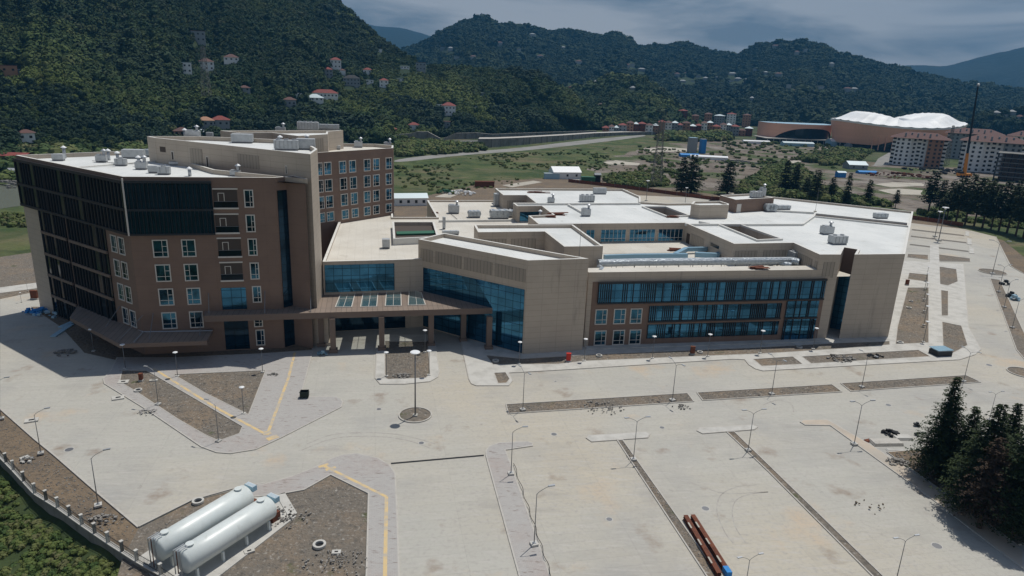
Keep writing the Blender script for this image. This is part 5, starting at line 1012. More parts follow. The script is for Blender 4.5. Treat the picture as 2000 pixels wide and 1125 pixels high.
heap(290, 806, 26, 1.5, .35, 'pavers', 'broken paving pieces at the plaza kerb'); heap(535, 733, 24, 1.0, .3, 'stones', 'grey stones at the corner of the upper triangular bed'); heap(785, 735, 70, 1.6, .35, 'stones', 'heap of pale stones in the entrance bed'); heap(1175, 797, 60, 3.4, .3, 'stones', 'spill of grey stones on the road below the first median'); heap(1640, 701, 60, 3, .5, 'stones', 'pile of grey rubble in the long upper bed'); heap(1710, 697, 26, 1.4, .5, 'black', 'dark scrap in the long upper bed')
heap(1700, 990, 12, 2.2, .28, 'soil', 'a few brown clods scattered on the lower right lot'); heap(560, 1010, 90, 3.2, .25, 'stones', 'pale stones along the tank pad'); heap(655, 1100, 110, 3.5, .22, 'stones', 'pale stones scattered in the gravel yard'); heap(205, 1018, 24, 1.8, .4, 'stones', 'rubble near the boundary wall'); heap(52, 900, 14, .8, .5, 'smooth_concrete', 'broken concrete lumps by the left lamp'); heap(100, 615, 30, 3, .8, 'pale_blue', 'blue-white bundles in the shade left of the tower'); heap(70, 610, 20, 2.6, .9, 'blue_tarp', 'crumpled blue tarpaulin in the shade left of the tower'); heap(130, 690, 40, 2, .5, 'stones', 'stones at the edge of the tower shadow'); heap(1330, 795, 20, 1.5, .3, 'stones', 'small stones below the first median right end')
heap(630, 693, 16, .8, .6, 'blue_duct', 'blue bags beside the entrance pillar', cat='bags')
for x0, y0, x1, y1, lb in ((140, 634, 104, 658, 'long blue-white sheet on the ground left of the side canopy'), (150, 626, 118, 640, 'second long blue-white sheet on the ground left of the side canopy')):
    a, c = at(x0, y0, .12), at(x1, y1, .12); d = (c - a).normalized(); n_ = Vector((-d.y, d.x, 0)) * .5; b = MB(); b.prism([a - n_, c - n_, c + n_, a + n_], .12, .3, 'pale_blue'); tag(b.build('metal_sheet', origin=a), lb, 'sheet', 'metal sheets in the tower shade')
# steel container like tank at the right, plus tank cabin
p = at(1836, 692, .2); R = thing('pump_cabin', 'low pale blue cabin with a dark base standing at the footpath end', 'cabin', p, rz=radians(12)); b = MB(); b.box((0, 0, .45), (3.3, 2.2, .9), 'dark_frame'); child(R, 'base', b); b = MB(); b.box((0, 0, 1.0), (3.0, 2.0, .3), 'grey_wall'); child(R, 'wall', b); b = MB(); b.box((0, 0, 1.2), (3.4, 2.4, .1), 'pale_blue')
for k in range(9): b.box((-1.5 + k * .375, 0, 1.27), (.05, 2.3, .05), 'pale_blue')
child(R, 'roof', b)
for x, y, lb in ((1975, 580, 'dark and white van-sized bundle at the right road edge, upper'), (1981, 586, 'pale blue bundle at the right road edge, lower'), (1963, 556, 'dark bundle at the right road edge, top')): heap(x, y, 14, 1.1, 1.0, 'pale_blue' if 'pale' in lb else 'dark_frame', lb, 'bundle', cat='bundle')
# cable trailing along the paved strip
b = MB(); pts = [at(1003 + 75 * t + 1.8 * sin(t * 37), 905 + 222 * t, .25 + .18 * abs(sin(t * 40))) for t in [i / 60 for i in range(61)]]
for a, c in zip(pts, pts[1:]): b.tube(a, c, .035, .035, 'black', 5, False)
tag(b.build('cable', origin=pts[0]), 'black cable snaking along the kerb of the paved strip', 'cable')
# tyre marks: thin worn rubber on the slab
def arc_mark(cx, cy, pts, w_=.14):
    P_ = [at(x, y, 0) for x, y in pts]; Q = []
    for i in range(len(P_) - 1):
        for k in range(6):
            t = k / 6; a, b_, c, d = P_[max(0, i - 1)], P_[i], P_[i + 1], P_[min(len(P_) - 1, i + 2)]; Q.append(.5 * ((2 * b_) + (c - a) * t + (2 * a - 5 * b_ + 4 * c - d) * t * t + (3 * b_ - a - 3 * c + d) * t ** 3))
    Q.append(P_[-1]); mb = MB()
    for a, c in zip(Q, Q[1:]): d = (c - a).normalized(); n_ = Vector((-d.y, d.x, 0)) * w_ / 2; mb.face([(q.x, q.y, .084) for q in (a - n_, c - n_, c + n_, a + n_)], 'tyre')
    tag(mb.build('tyre_mark'), kind='structure')
mat('tyre', (.33, .31, .28), .95, n=[(1.2, 4, (.40, .385, .35), .45, .6)])
arc_mark(0, 0, [(1478, 948), (1440, 952), (1410, 966), (1400, 990), (1404, 1015), (1418, 1045), (1432, 1062)]); arc_mark(0, 0, [(1500, 962), (1462, 967), (1438, 978), (1430, 1000), (1436, 1030), (1455, 1060)]); arc_mark(0, 0, [(1340, 940), (1380, 955), (1420, 965), (1500, 962)])
arc_mark(0, 0, [(600, 868), (650, 850), (720, 846), (790, 852), (850, 868)], .2); arc_mark(0, 0, [(590, 880), (650, 858), (720, 853), (790, 860), (840, 876)], .2); arc_mark(0, 0, [(1490, 792), (1520, 782), (1545, 790), (1550, 806)], .2)
# ================================================================== conifers
def conifer_proto(name, h, r, seed, m='conifer', bare=.12, dens=1.0, top=.02, needle=.5, levels=34, shape=.85, skirt=1.0):
    r_ = random.Random(seed); T_ = MB(); bend = r_.uniform(-.02, .02) * h; T_.tube((0, 0, -.3), (bend * .5, 0, h * .5), r * .075 + .06, r * .05 + .03, 'bark', 8); T_.tube((bend * .5, 0, h * .5), (bend, 0, h * .98), r * .05 + .03, .03, 'bark', 7)
    C = MB()
    for k in range(levels):
        t = bare + (1 - bare) * (k + r_.uniform(-.4, .4)) / levels; t = min(.985, max(bare, t)); z = h * t; rr = r * ((1 - t) / (1 - bare)) ** shape * (skirt if t > bare + .1 else .8) + .12; nb = max(4, int((5 + 9 * (1 - t)) * dens))
        for j in range(nb):
            a = r_.uniform(0, 2 * pi); L_ = rr * r_.uniform(.55, 1.18); droop = r_.uniform(.0, .28) + .1 * (1 - t); seg = max(3, int(L_ / (needle * .55)))
            d = Vector((cos(a), sin(a), 0)); s = Vector((-sin(a), cos(a), 0)); base = Vector((bend * t, 0, z))
            if L_ > 1.2 and j % 3 == 0: T_.tube(base, base + d * L_ * .6 + Vector((0, 0, -droop * L_ * .25)), .035, .015, 'bark', 4, False)
            for q in range(seg):
                u = (q + r_.random()) / seg; u = .12 + .88 * u; p = base + d * (L_ * u) + Vector((0, 0, -droop * L_ * u * u + .14 * L_ * max(0, u - .7)))
                for _ in range(2):
                    w_ = needle * r_.uniform(.5, 1.1) * (1.15 - .5 * u); tl = r_.uniform(-.6, .6); e1 = (d * r_.uniform(.5, 1) + s * r_.uniform(-.9, .9) + Vector((0, 0, r_.uniform(-.55, .15)))).normalized() * w_; e2 = (s * cos(tl) + Vector((0, 0, sin(tl)))).normalized() * w_ * .42
                    o = p + s * r_.uniform(-.25, .25) * L_ * (.3 + .4 * (1 - u)); C.face([o - e2, o + e1 * .5 - e2 * .7, o + e1, o + e1 * .4 + e2], m, [(0, 0)] * 4)
    return Proto(name, 'conifer', None, [('trunk', T_, False, []), ('crown', C, False, [])])
# five big dark conifers at the lower right
BC = [conifer_proto('conifer_tree', 14.4, 4.1, 1, needle=.4, levels=74, bare=.1, dens=1.5, shape=.78), conifer_proto('conifer_tree', 12.5, 3.9, 2, needle=.4, levels=66, bare=.08, dens=1.5, shape=.7), conifer_proto('conifer_tree', 11, 3.4, 3, 'brown_conifer', needle=.38, levels=46, bare=.2, dens=1.1, shape=.7)]
for c in BC: c.group = 'big dark conifers at the lower right'
for i, x, y, yt, lb in ((0, 1828, 932, 735, 'tall dark conifer with a pale green top, leftmost of the big group'), (1, 1900, 1000, 785, 'dark conifer rising behind the browned one in the big group'), (2, 1912, 1030, 855, 'conifer with browned dry foliage in the big group'), (0, 1978, 1045, 775, 'dark conifer at the right picture edge of the big group'), (1, 1872, 950, 795, 'dark conifer filling the gap right of the leftmost big one'), (1, 1950, 935, 785, 'dark conifer at the back right of the big group')):
    BC[i].put(at(x, y, .2), i * 2.1 + x, lb, hz((x, y), yt) / (14.4, 12.5, 11)[i])
PN = [conifer_proto('pine_tree', 16, 4.6, 11 + k, 'pine', needle=1.25, levels=24, bare=(.12, .3, .36)[k], dens=1.35, shape=(.6, .45, .4)[k]) for k in range(3)]
for c in PN: c.group = 'dark pines between the hospital and the valley'
PL = [(1330, 378, 305, 0, 'dark pine left of the pair behind the far roof'), (1349, 378, 300, 0, 'dark pine right of the pair behind the far roof'), (1420, 380, 314, 0, 'broad dark pine standing alone beside the dirt track'), (1550, 378, 318, 0, 'slim dark pine among bright bushes, first right of the track'), (1590, 392, 330, 0, 'dark pine second right of the dirt track'), (1622, 392, 345, 1, 'short dark pine behind the bushes'), (1652, 398, 336, 0, 'dark pine with a broad crown above the right roof edge'), (1693, 400, 350, 1, 'thin ragged pine above the right roof'), (1748, 407, 370, 1, 'small thin pine by the pale puddles'), (1531, 376, 312, 0, 'bushy dark pine at the left of the thicket'), (1573, 385, 345, 1, 'low pine in the thicket'),
      (1812, 418, 332, 1, 'pine at the left end of the right hand row'), (1832, 425, 350, 1, 'second pine of the right hand row'), (1848, 432, 352, 1, 'third pine of the right hand row'), (1866, 437, 345, 2, 'fourth pine of the right hand row'), (1884, 440, 338, 1, 'fifth pine of the right hand row'), (1902, 442, 345, 2, 'sixth pine of the right hand row'), (1918, 446, 352, 1, 'seventh pine of the right hand row'), (1935, 449, 358, 2, 'eighth pine of the right hand row'), (1950, 452, 352, 1, 'ninth pine of the right hand row'), (1966, 456, 360, 2, 'tenth pine of the right hand row'), (1983, 462, 352, 1, 'eleventh pine of the right hand row'), (1998, 466, 348, 2, 'last pine of the right hand row, cut by the picture edge'), (1858, 418, 355, 0, 'pine standing behind the gap between third and fourth in the right row'), (1928, 425, 348, 0, 'pine standing behind the middle of the right row'), (1975, 430, 350, 0, 'pine standing behind the right end of the row'),
      (85, 300, 250, 0, 'dark conifer beside the brown roofed house at far left'), (125, 300, 245, 0, 'dark conifer behind the far left end of the tower roof')]
for i, (x, y, yt, k, lb) in enumerate(PL): s_ = hz((x, y), yt) / 16; PN[k].put(at(x, y), i * 1.7, lb, ((s_ * (.68 + .1 * (i % 3)) * (1.5 if x < 1600 else 1)), (s_ * (.68 + .1 * (i % 3)) * (1.5 if x < 1600 else 1)), s_))
# ================================================================== valley structures
def rwall(px, tops, label, th=1.6):
    P_ = [at(x, y, 0) for x, y in px]; hs_ = [hz(q, ty) for q, ty in zip(px, tops)]; R = thing('retaining_wall', label, 'wall', P_[0], 'grey retaining walls across the valley'); b = MB(); o = P_[0]
    for (a, h0), (c, h1) in zip(zip(P_, hs_), zip(P_[1:], hs_[1:])):
        a, c = a - o, c - o; bk = Vector((0, th, 0)); b.face([a, c, c + Vector((0, 0, h1)), a + Vector((0, 0, h0))], 'wall_grey'); b.face([a + Vector((0, 0, h0)), c + Vector((0, 0, h1)), c + bk + Vector((0, 0, h1)), a + bk + Vector((0, 0, h0))], 'kerb'); b.face([c + bk, a + bk, a + bk + Vector((0, 0, h0)), c + bk + Vector((0, 0, h1))], 'wall_grey')
    child(R, 'wall', b); b = MB()
    for (a, h0), (c, h1) in zip(zip(P_, hs_), zip(P_[1:], hs_[1:])):
        n_ = max(1, int((c - a).length / 9))
        for k in range(n_): q = a.lerp(c, k / n_) - o; b.box((q.x, q.y - .2, (h0 + (h1 - h0) * k / n_) / 2), (.5, .4, h0 + (h1 - h0) * k / n_), 'wall_grey')
    child(R, 'buttress', b)
rwall([(756, 278), (782, 277), (800, 276), (815, 275), (835, 275), (860, 275)], [268, 262, 261, 257, 257, 270], 'grey retaining wall with stepped top left of the valley road')
rwall([(866, 274), (890, 272), (930, 271), (960, 270), (1010, 268), (1100, 264), (1165, 259)], [270, 260, 259, 262, 260, 257, 255], 'long grey retaining wall at the foot of the wooded spur')
rwall([(934, 289), (960, 288), (1010, 284), (1100, 275), (1160, 268), (1220, 264), (1300, 263), (1420, 268)], [271, 271, 269, 264, 260, 258, 257, 262], 'longest grey retaining wall carrying the valley road', 14)
plate('valley_road', pp([(770, 283), (934, 278), (934, 274), (860, 276), (770, 279)], 0), .1, 'asphalt')
def car(p, m, label, rz, s=1.0):
    R = thing('parked_car', label, 'car', p, 'vehicles far away in the valley', rz); b = MB(); b.box((0, 0, .65), (4.3, 1.8, .7), m); child(R, 'body', b); b = MB(); b.prism([Vector(q) for q in ((-1.3, -.8, 0), (1.0, -.8, 0), (1.0, .8, 0), (-1.3, .8, 0))], 1.0, 1.5, 'dark_frame', m); child(R, 'cabin', b)
    for x in (-1.3, 1.3):
        for y in (-.9, .9): b = MB(); b.tube((x, y - .1, .33), (x, y + .1, .33), .33, .33, 'black', 8); child(R, 'wheel', b)
car(at(797, 275.5, .1), 'white_wall', 'white car on the road at the left retaining wall', .1); car(at(952, 273, .1), 'white_wall', 'white car on the road right of the valley bushes', .15)
# white prefab huts
def hut(px, py, w_, d_, h, wm, rm, label, rz=.1, name='site_hut', gable=.25, windows=0, cat='hut'):
    p = at(px, py); R = thing(name, label, cat, p, None, rz); b = MB(); b.box((0, d_ / 2, h / 2), (w_, d_, h), wm); child(R, 'wall', b); b = MB(); e = .3
    if gable: z = h; b.face([(-w_ / 2 - e, -e, z), (w_ / 2 + e, -e, z), (w_ / 2 + e, d_ / 2, z + d_ * gable), (-w_ / 2 - e, d_ / 2, z + d_ * gable)], rm); b.face([(w_ / 2 + e, d_ + e, z), (-w_ / 2 - e, d_ + e, z), (-w_ / 2 - e, d_ / 2, z + d_ * gable), (w_ / 2 + e, d_ / 2, z + d_ * gable)], rm); b.face([(w_ / 2, 0, z), (w_ / 2, d_, z), (w_ / 2, d_ / 2, z + d_ * gable - .05)], wm); b.face([(-w_ / 2, d_, z), (-w_ / 2, 0, z), (-w_ / 2, d_ / 2, z + d_ * gable - .05)], wm)
    else: b.box((0, d_ / 2, h + .08), (w_ + .2, d_ + .2, .16), rm)
    child(R, 'roof', b)
    for k in range(windows): b = MB(); b.box((-w_ / 2 + (k + .5) * w_ / windows, -.03, h * .55), (1.0, .1, 1.1), 'dark_frame'); child(R, 'window', b)
    return R
hut(798, 402, 15, 6, 3, 'white_wall', 'tin_roof', 'long white site hut with pale roof right of the rear wing', .3, windows=5); hut(1108, 350, 15, 10, 3.6, 'white_wall', 'lamp_white', 'white workshop with bright gabled roof behind the far roof', .25, windows=3); hut(1078, 350, 8, 3, 2.8, 'pale_blue', 'tin_roof', 'grey-blue container left of the white workshop', .1, 'container', 0, cat='container')
hut(1149, 358, 7, 3, 3, 'green_paint', 'green_paint', 'dark green container behind the far roof', .1, 'container', 0, cat='container'); hut(1167, 357, 3, 3, 4, 'black', 'grey_wall', 'small dark cabin beside the green container', .1, 'site_cabin', .3, cat='cabin'); hut(1132, 357, 8, 2.5, 1.2, 'kerb', 'kerb', 'low pale stack left of the green container', .1, 'board_stack', 0, cat='boards')
hut(947, 366, 9, 2.5, 2.6, 'rust', 'rust', 'dark red container beside the heaped scrap', .2, 'container', 0, cat='container'); hut(1676, 331, 13, 9, 3, 'grey_wall', 'tin_roof', 'grey building with pale roof at the earthworks', .05, windows=2); hut(1644, 347, 5, 4, 3, 'blue_tarp', 'tin_roof', 'blue cabin at the earthworks edge', .05, 'site_cabin', .2, cat='cabin'); hut(1696, 340, 12, 5, 1.2, 'blue_tarp', 'blue_tarp', 'bright blue covered stack at the earthworks', .05, 'covered_stack', .15, cat='covered stack')
hut(1353, 300, 6, 6, 12, 'grey_wall', 'pale_blue', 'tall grey-blue silo block in the valley', .1, 'silo', 0, cat='silo'); hut(1373, 300, 4, 5, 11, 'blue_tarp', 'grey_wall', 'narrow dark blue silo block right of the tall one', .1, 'silo', 0, cat='silo'); hut(1348, 307, 14, 6, 1.6, 'blue_tarp', 'blue_tarp', 'bright blue tarpaulin cover below the silos', .1, 'covered_stack', .15, cat='covered stack'); hut(1385, 312, 26, 6, 2, 'white_wall', 'lamp_white', 'long low white roof below the silos', -.1, 'open_shed', .15, cat='shed')
hut(1478, 281, 26, 6, 2.4, 'white_wall', 'lamp_white', 'long white shelter row in front of the pink hall', .05, 'open_shed', .15, cat='shed'); hut(1560, 286, 30, 8, 3, 'pale_blue', 'tin_roof', 'pale blue shelter row before the pink hall', .05, 'open_shed', .15, cat='shed'); hut(1642, 287, 20, 12, 5, 'pale_blue', 'lamp_white', 'white roofed shed between hall and stadium', .1, 'open_shed', .2, cat='shed'); hut(1675, 291, 18, 10, 4, 'grey_wall', 'tin_roof', 'grey shed below the stadium', .1, 'open_shed', .2, cat='shed')
hut(1848, 296, 15, 10, 5, 'lamp_white', 'lamp_white', 'small white building between the apartment blocks', .1, 'white_kiosk', .1, cat='kiosk'); hut(1862, 304, 22, 6, 4, 'brick_wall', 'red_roof', 'long red roofed annex between the apartment blocks', .1, 'annex', .2, cat='annex'); hut(15, 325, 16, 10, 5, 'rust', 'red_roof', 'red roofed barn at the far left river bank', .1, 'barn', .12, cat='barn'); hut(24, 349, 4, 4, 3.5, 'white_wall', 'grey_wall', 'small white hut on the stony river bank', .1, 'site_hut', .2)
heap(900, 378, 60, 7, 1.2, 'white_wall', 'heap of mixed scrap left of the dark red container', 'scrap_heap'); heap(870, 377, 40, 4, 1.2, 'green_paint', 'green and blue scrap behind the cream roof', 'scrap_heap'); heap(12, 362, 90, 12, 1.4, 'stones', 'pale boulders on the river bank'); heap(1290, 318, 40, 9, 1.2, 'stones', 'grey spoil heap in the valley'); heap(1440, 318, 70, 16, 1.6, 'stones', 'scattered machinery and spoil beyond the silos'); heap(1760, 345, 80, 22, 2, 'rust', 'rusty formwork and soil on the earthworks'); heap(1830, 335, 80, 24, 2, 'dark_frame', 'dark building material before the apartment blocks')
# lattice pylon
def pylon(px, py, yt, label, m='wall_grey', w_=5.0):
    p = at(px, py) if py > 255 else H1.find(px, py); h = hz((px, py), yt) if py > 255 else 40; R = thing('lattice_pylon', label, 'pylon', p, 'lattice power pylons'); b = MB(); n_ = 9; r_t = w_ * .16
    def cw(t): return w_ / 2 + (r_t - w_ / 2) * t
    th = .12
    for sx, sy in ((1, 1), (1, -1), (-1, 1), (-1, -1)): b.tube((sx * w_ / 2, sy * w_ / 2, 0), (sx * r_t, sy * r_t, h), th * 1.3, th, m, 4)
    for k in range(n_):
        t0, t1 = 1 - (1 - k / n_) ** 1.25, 1 - (1 - (k + 1) / n_) ** 1.25; t0, t1 = k / n_, (k + 1) / n_; a, c = cw(t0), cw(t1)
        for q in range(4):
            A = [(a, a), (a, -a), (-a, -a), (-a, a)]; C_ = [(c, c), (c, -c), (-c, -c), (-c, c)]
            b.tube((*A[q], t0 * h), (*C_[(q + 1) % 4], t1 * h), th * .7, th * .7, m, 4, False); b.tube((*A[(q + 1) % 4], t0 * h), (*C_[q], t1 * h), th * .7, th * .7, m, 4, False); b.tube((*C_[q], t1 * h), (*C_[(q + 1) % 4], t1 * h), th * .7, th * .7, m, 4, False)
    child(R, 'tower', b)
    for z in (.74, .84, .94): b = MB(); b.tube((-4.2, 0, z * h), (4.2, 0, z * h), th, th, m, 4); b.tube((-4.2, 0, z * h), (0, 0, z * h + 1.2), th * .7, th * .7, m, 4); b.tube((4.2, 0, z * h), (0, 0, z * h + 1.2), th * .7, th * .7, m, 4); child(R, 'cross_arm', b)
pylon(1281, 362, 236, 'tall lattice pylon standing behind the far white roof'); pylon(405, 205, 150, 'faint bluish lattice pylon on the wooded left hillside', 'wall_grey', 6); pylon(1846, 322, 245, 'lattice pylon between the first two apartment blocks', 'wall_grey', 3.5)
# ------------------------------------------------------------------ town row
r_ = random.Random(9); cols = [('brick_wall', 'orange-brown'), ('white_wall', 'white'), ('rust', 'dark red'), ('brick_wall', 'pink'), ('grey_wall', 'pale grey'), ('white_wall', 'cream')]
tx = 1176; i = 0
words = ['first', 'second', 'third', 'fourth', 'fifth', 'sixth', 'seventh', 'eighth', 'ninth', 'tenth', 'eleventh', 'twelfth', 'thirteenth', 'fourteenth', 'fifteenth', 'sixteenth', 'seventeenth', 'eighteenth', 'nineteenth', 'twentieth', 'twenty-first', 'twenty-second', 'twenty-third', 'twenty-fourth']
while tx < 1500 and i < 24:
    w_ = r_.uniform(9, 17); wm, wn = cols[(i * 5 + i // 3) % 6]; hp = r_.uniform(16, 24) * (1 if 1200 < tx < 1440 else .6); y = 261 + .012 * (tx - 1176) * 1.4; p = at(tx + w_ / 2, y); D_ = p.to_2d().length / F
    house(p, w_ * D_ * .95, 11, max(4, hp * D_), wm, ['red_roof', 'dull_roof', 'tin_roof'][i % 3], f'{wn} town house with {["red", "brown", "pale"][i % 3]} roof, {words[i]} from the left in the valley town', 'town_house', 'house', 'houses of the valley town', roofh=.18)
    tx += w_ * .97; i += 1
j = 0
for x, y, hp, w_ in ((1240, 254, 12, 12), (1275, 252, 14, 14), (1330, 256, 18, 16), (1380, 250, 12, 13), (1402, 247, 9, 18), (1425, 252, 12, 16), (1455, 255, 10, 14), (1210, 254, 9, 12), (1300, 252, 10, 12), (1355, 252, 9, 12)):
    p = at(x, 257); p = p * 1.12; p.z = 0; D_ = p.to_2d().length / F; house(p, w_ * D_, 12, (hp + 12) * D_, cols[j % 6][0], ['dull_roof', 'tin_roof', 'red_roof'][j % 3], f'taller {cols[j % 6][1]} building in the town\'s back row, {words[j]} placed', 'town_house', 'house', 'back row of the valley town', roofh=.15); j += 1
# ------------------------------------------------------------------ apartment blocks
def apartment(px, py, wpx, ytop, wm, label, fl=7, wm2='brick_wall', rz=0.0):
    p = at(px, py); D_ = p.to_2d().length / F; w_ = wpx * D_; h = hz((px, py), ytop); d_ = w_ * .55; R = thing('apartment_block', label, 'apartment block', p, 'apartment blocks with red-brown roofs', -math.atan2(p.x, p.y) + rz)
    b = MB(); b.box((0, d_ * .6, h / 2), (w_ * .92, d_, h), wm); child(R, 'wall', b)
    for s, m_ in ((-1, wm), (1, wm2)): b = MB(); b.box((s * w_ * .27, d_ * .05, h / 2), (w_ * .26, 3.0, h), m_); child(R, 'bay', b)
    b = MB(); e = 1.4; W2, y0, y1 = w_ * .48 + e, -e - 1, d_ * 1.1 + e; zt = h + 4.2; ym = (y0 + y1) / 2
    b.face([(-W2, y0, h), (W2, y0, h), (W2 * .5, ym, zt), (-W2 * .5, ym, zt)], 'dull_roof'); b.face([(W2, y1, h), (-W2, y1, h), (-W2 * .5, ym, zt), (W2 * .5, ym, zt)], 'dull_roof'); b.face([(W2, y0, h), (W2, y1, h), (W2 * .5, ym, zt)], 'dull_roof'); b.face([(-W2, y1, h), (-W2, y0, h), (-W2 * .5, ym, zt)], 'dull_roof'); b.face([(-W2, y0, h), (-W2, y1, h), (W2, y1, h), (W2, y0, h)], 'dull_roof')
    for k in range(6): b.box((-W2 * .5 + k * W2 * .2, y0 + 4 + (k % 2) * 4, h + 2.4), (1.2, 1.2, 2.6), 'grey_wall')
    child(R, 'roof', b); wmh = None; bmh = None; fh = h / fl
    for k in range(fl):
        for x, y in ((-.36, -.0), (-.28, 0), (-.18, 0), (.18, 0), (.28, 0), (.36, 0), (-.08, 1), (.08, 1)):
            if wmh is None: b = MB(); b.box((0, 0, 0), (1.5, .2, 1.5), 'dark_frame'); o = b.build('window'); wmh = o.data
            else: o = bpy.data.objects.new('window', wmh); COL.objects.link(o)
            o.parent = R; o.location = (x * w_, (d_ * .05 - 1.52) if y == 0 else d_ * .1 - .04, (k + .55) * fh)
        for x in (-.43, .0, .43):
            if bmh is None:
                b = MB(); b.box((0, 0, 0), (2.6, 1.3, .2), 'white_wall'); b.box((0, -.62, .5), (2.6, .06, .9), 'white_wall'); b.box((0, .5, 1.2), (2.2, .1, 2.0), 'black'); o = b.build('balcony'); bmh = o.data
            else: o = bpy.data.objects.new('balcony', bmh); COL.objects.link(o)
            o.parent = R; o.location = (x * w_, d_ * .1 - .55, k * fh + .5)
apartment(1787, 325, 86, 271, 'white_wall', 'white and pinkish apartment block nearest the stadium'); apartment(1929, 338, 92, 278, 'white_wall', 'white apartment block with grey sides behind the crane', 7, 'grey_wall')
apartment(1893, 312, 80, 262, 'grey_wall', 'grey apartment block half hidden behind the white one', 7, 'grey_wall'); apartment(2008, 322, 70, 268, 'white_wall', 'apartment block cut by the right picture edge', 7, 'grey_wall'); apartment(1822, 298, 46, 258, 'brick_wall', 'brownish apartment block behind the one nearest the stadium', 6)
# unfinished concrete frame
p = at(1985, 356); D_ = p.to_2d().length / F; h = hz((1985, 356), 302); w_ = 64 * D_; R = thing('concrete_frame_building', 'dark unfinished concrete frame building at the right picture edge', 'unfinished building', p, None, -math.atan2(p.x, p.y))
for k in range(6): b = MB(); b.box((0, 8, (k + 1) * h / 6), (w_, 17, .4), 'wall_grey'); child(R, 'floor_slab', b)
for k in range(8):
    for y in (.5, 8, 15.5): b = MB(); b.box((-w_ / 2 + .4 + k * (w_ - .8) / 7, y, h / 2), (.5, .5, h), 'dark_frame'); child(R, 'column', b)
b = MB(); b.box((0, 11, h / 2), (w_ * .8, 8, h - .6), 'brown'); child(R, 'core', b)
# crane
p = at(1882, 346); R = thing('mobile_crane', 'mobile crane with orange lower mast and long black boom', 'crane', p, rz=.1); D_ = p.to_2d().length / F
b = MB(); b.box((0, 0, 1.6), (9, 2.8, 1.6), 'orange_paint'); b.box((-2.5, 0, 2.8), (2.5, 2.4, 1.6), 'dark_frame'); child(R, 'carrier', b); b = MB(); b.tube((0, 0, 2.2), (-2.5 * D_, 0, 38 * D_), 1.25, .95, 'orange_paint', 6); child(R, 'mast', b); b = MB(); b.tube((-2.5 * D_, 0, 37 * D_), (-10 * D_, 0, 141 * D_), .75, .45, 'black', 6); child(R, 'boom', b); b = MB(); b.lathe((-10 * D_, 0, 141 * D_), [(0, 0), (.9, .3), (.9, 1.4), (0, 1.8)], 'galv', 8); child(R, 'boom_head', b)
for x in (-3, -1, 1, 3): b = MB(); b.tube((x, -1.5, .7), (x, 1.5, .7), .7, .7, 'black', 10); child(R, 'wheel', b)
# ------------------------------------------------------------------ stadium and hall
p0, p1 = at(1641, 290), at(1890, 300); c = (p0 + p1) / 2; ax = (p1 - p0); a_ = ax.length / 2; yaw = math.atan2(ax.y, ax.x); b_ = a_ * .8; c = c + Vector((-sin(yaw), cos(yaw), 0)) * b_ * .45
R = thing('stadium', 'big pink stadium with a white wavy roof at the foot of the far hills', 'stadium', c, None, yaw); n_ = 96
def rim(t): return 23.0 + 4.4 * cos(t) ** 2 + .8 * cos(t)
def roof_z(t, k):                              # saddle membrane: two crests with a dip between, falling to the rim
    u = k * cos(t); g_ = min(1, (1 - k) / .38); g_ = g_ * g_ * (3 - 2 * g_); top = 27.0 + (8.3 if u > 0 else 7.2) * sin(pi * min(1, abs(u)) * .8) ** 2; return rim(t) + (max(top, rim(t) + 1) - rim(t)) * g_
def ell(t, k=1.0): return (a_ * k * cos(t), b_ * k * sin(t))
b = MB(); ws, gs = MB(), MB()
for i in range(n_):
    t0, t1 = 2 * pi * i / n_, 2 * pi * (i + 1) / n_; e0, e1, f0, f1 = ell(t0, .93), ell(t1, .93), ell(t0, 1.0), ell(t1, 1.0)
    def arch(t):                                  # height of the open arches at the foot of the wall
        u = ((t - 4.05) / 1.5); return 5 + max(0, 9 * sin(pi * u)) if 0 < u < 1 else 5
    b.face([(*e0, arch(t0)), (*e1, arch(t1)), (*f1, rim(t1) - 1.5), (*f0, rim(t0) - 1.5)], 'stadium_skin'); g0, g1 = ell(t0, .91), ell(t1, .91); gs.face([(*g0, 4), (*g1, 4), (*g1, arch(t1) + 1.5), (*g0, arch(t0) + 1.5)], 'black_glass'); ws.face([(*ell(t0, .9), 0), (*ell(t1, .9), 0), (*ell(t1, .9), 5.5), (*ell(t0, .9), 5.5)], 'black')
child(R, 'wall', b, True); child(R, 'glazing', gs); child(R, 'ground_storey', ws); b = MB()
kk_ = [1.0, .985, .96, .92, .86, .8, .72, .64, .55, .45, .34, .22, .1, .02]
for i in range(n_):
    t0, t1 = 2 * pi * i / n_, 2 * pi * (i + 1) / n_; b.face([(*ell(t0, 1.0), rim(t0) - 1.6), (*ell(t1, 1.0), rim(t1) - 1.6), (*ell(t1, 1.01), rim(t1)), (*ell(t0, 1.01), rim(t0))], 'stadium_roof')
    for k0, k1 in zip(kk_, kk_[1:]):
        w0, w1 = (.45 if i % 3 == 0 else 0), (.45 if (i + 1) % 3 == 0 else 0)
        b.face([(*ell(t0, k0), roof_z(t0, k0) + w0), (*ell(t1, k0), roof_z(t1, k0) + w1), (*ell(t1, k1), roof_z(t1, k1) + w1), (*ell(t0, k1), roof_z(t0, k1) + w0)], 'stadium_roof')
child(R, 'roof', b); b = MB()
for i in range(n_): t0, t1 = 2 * pi * i / n_, 2 * pi * (i + 1) / n_; b.face([(*ell(t0, .9), 22), (*ell(t1, .9), 22), (*ell(t1, .5), 4), (*ell(t0, .5), 4)], 'grey_wall')
child(R, 'stand', b)
for t in [4.0 + k * .1 for k in range(16)]: b = MB(); q = ell(t, .96); b.box((q[0], q[1], 8), (.7, .7, 14), 'stadium_skin'); child(R, 'column', b)
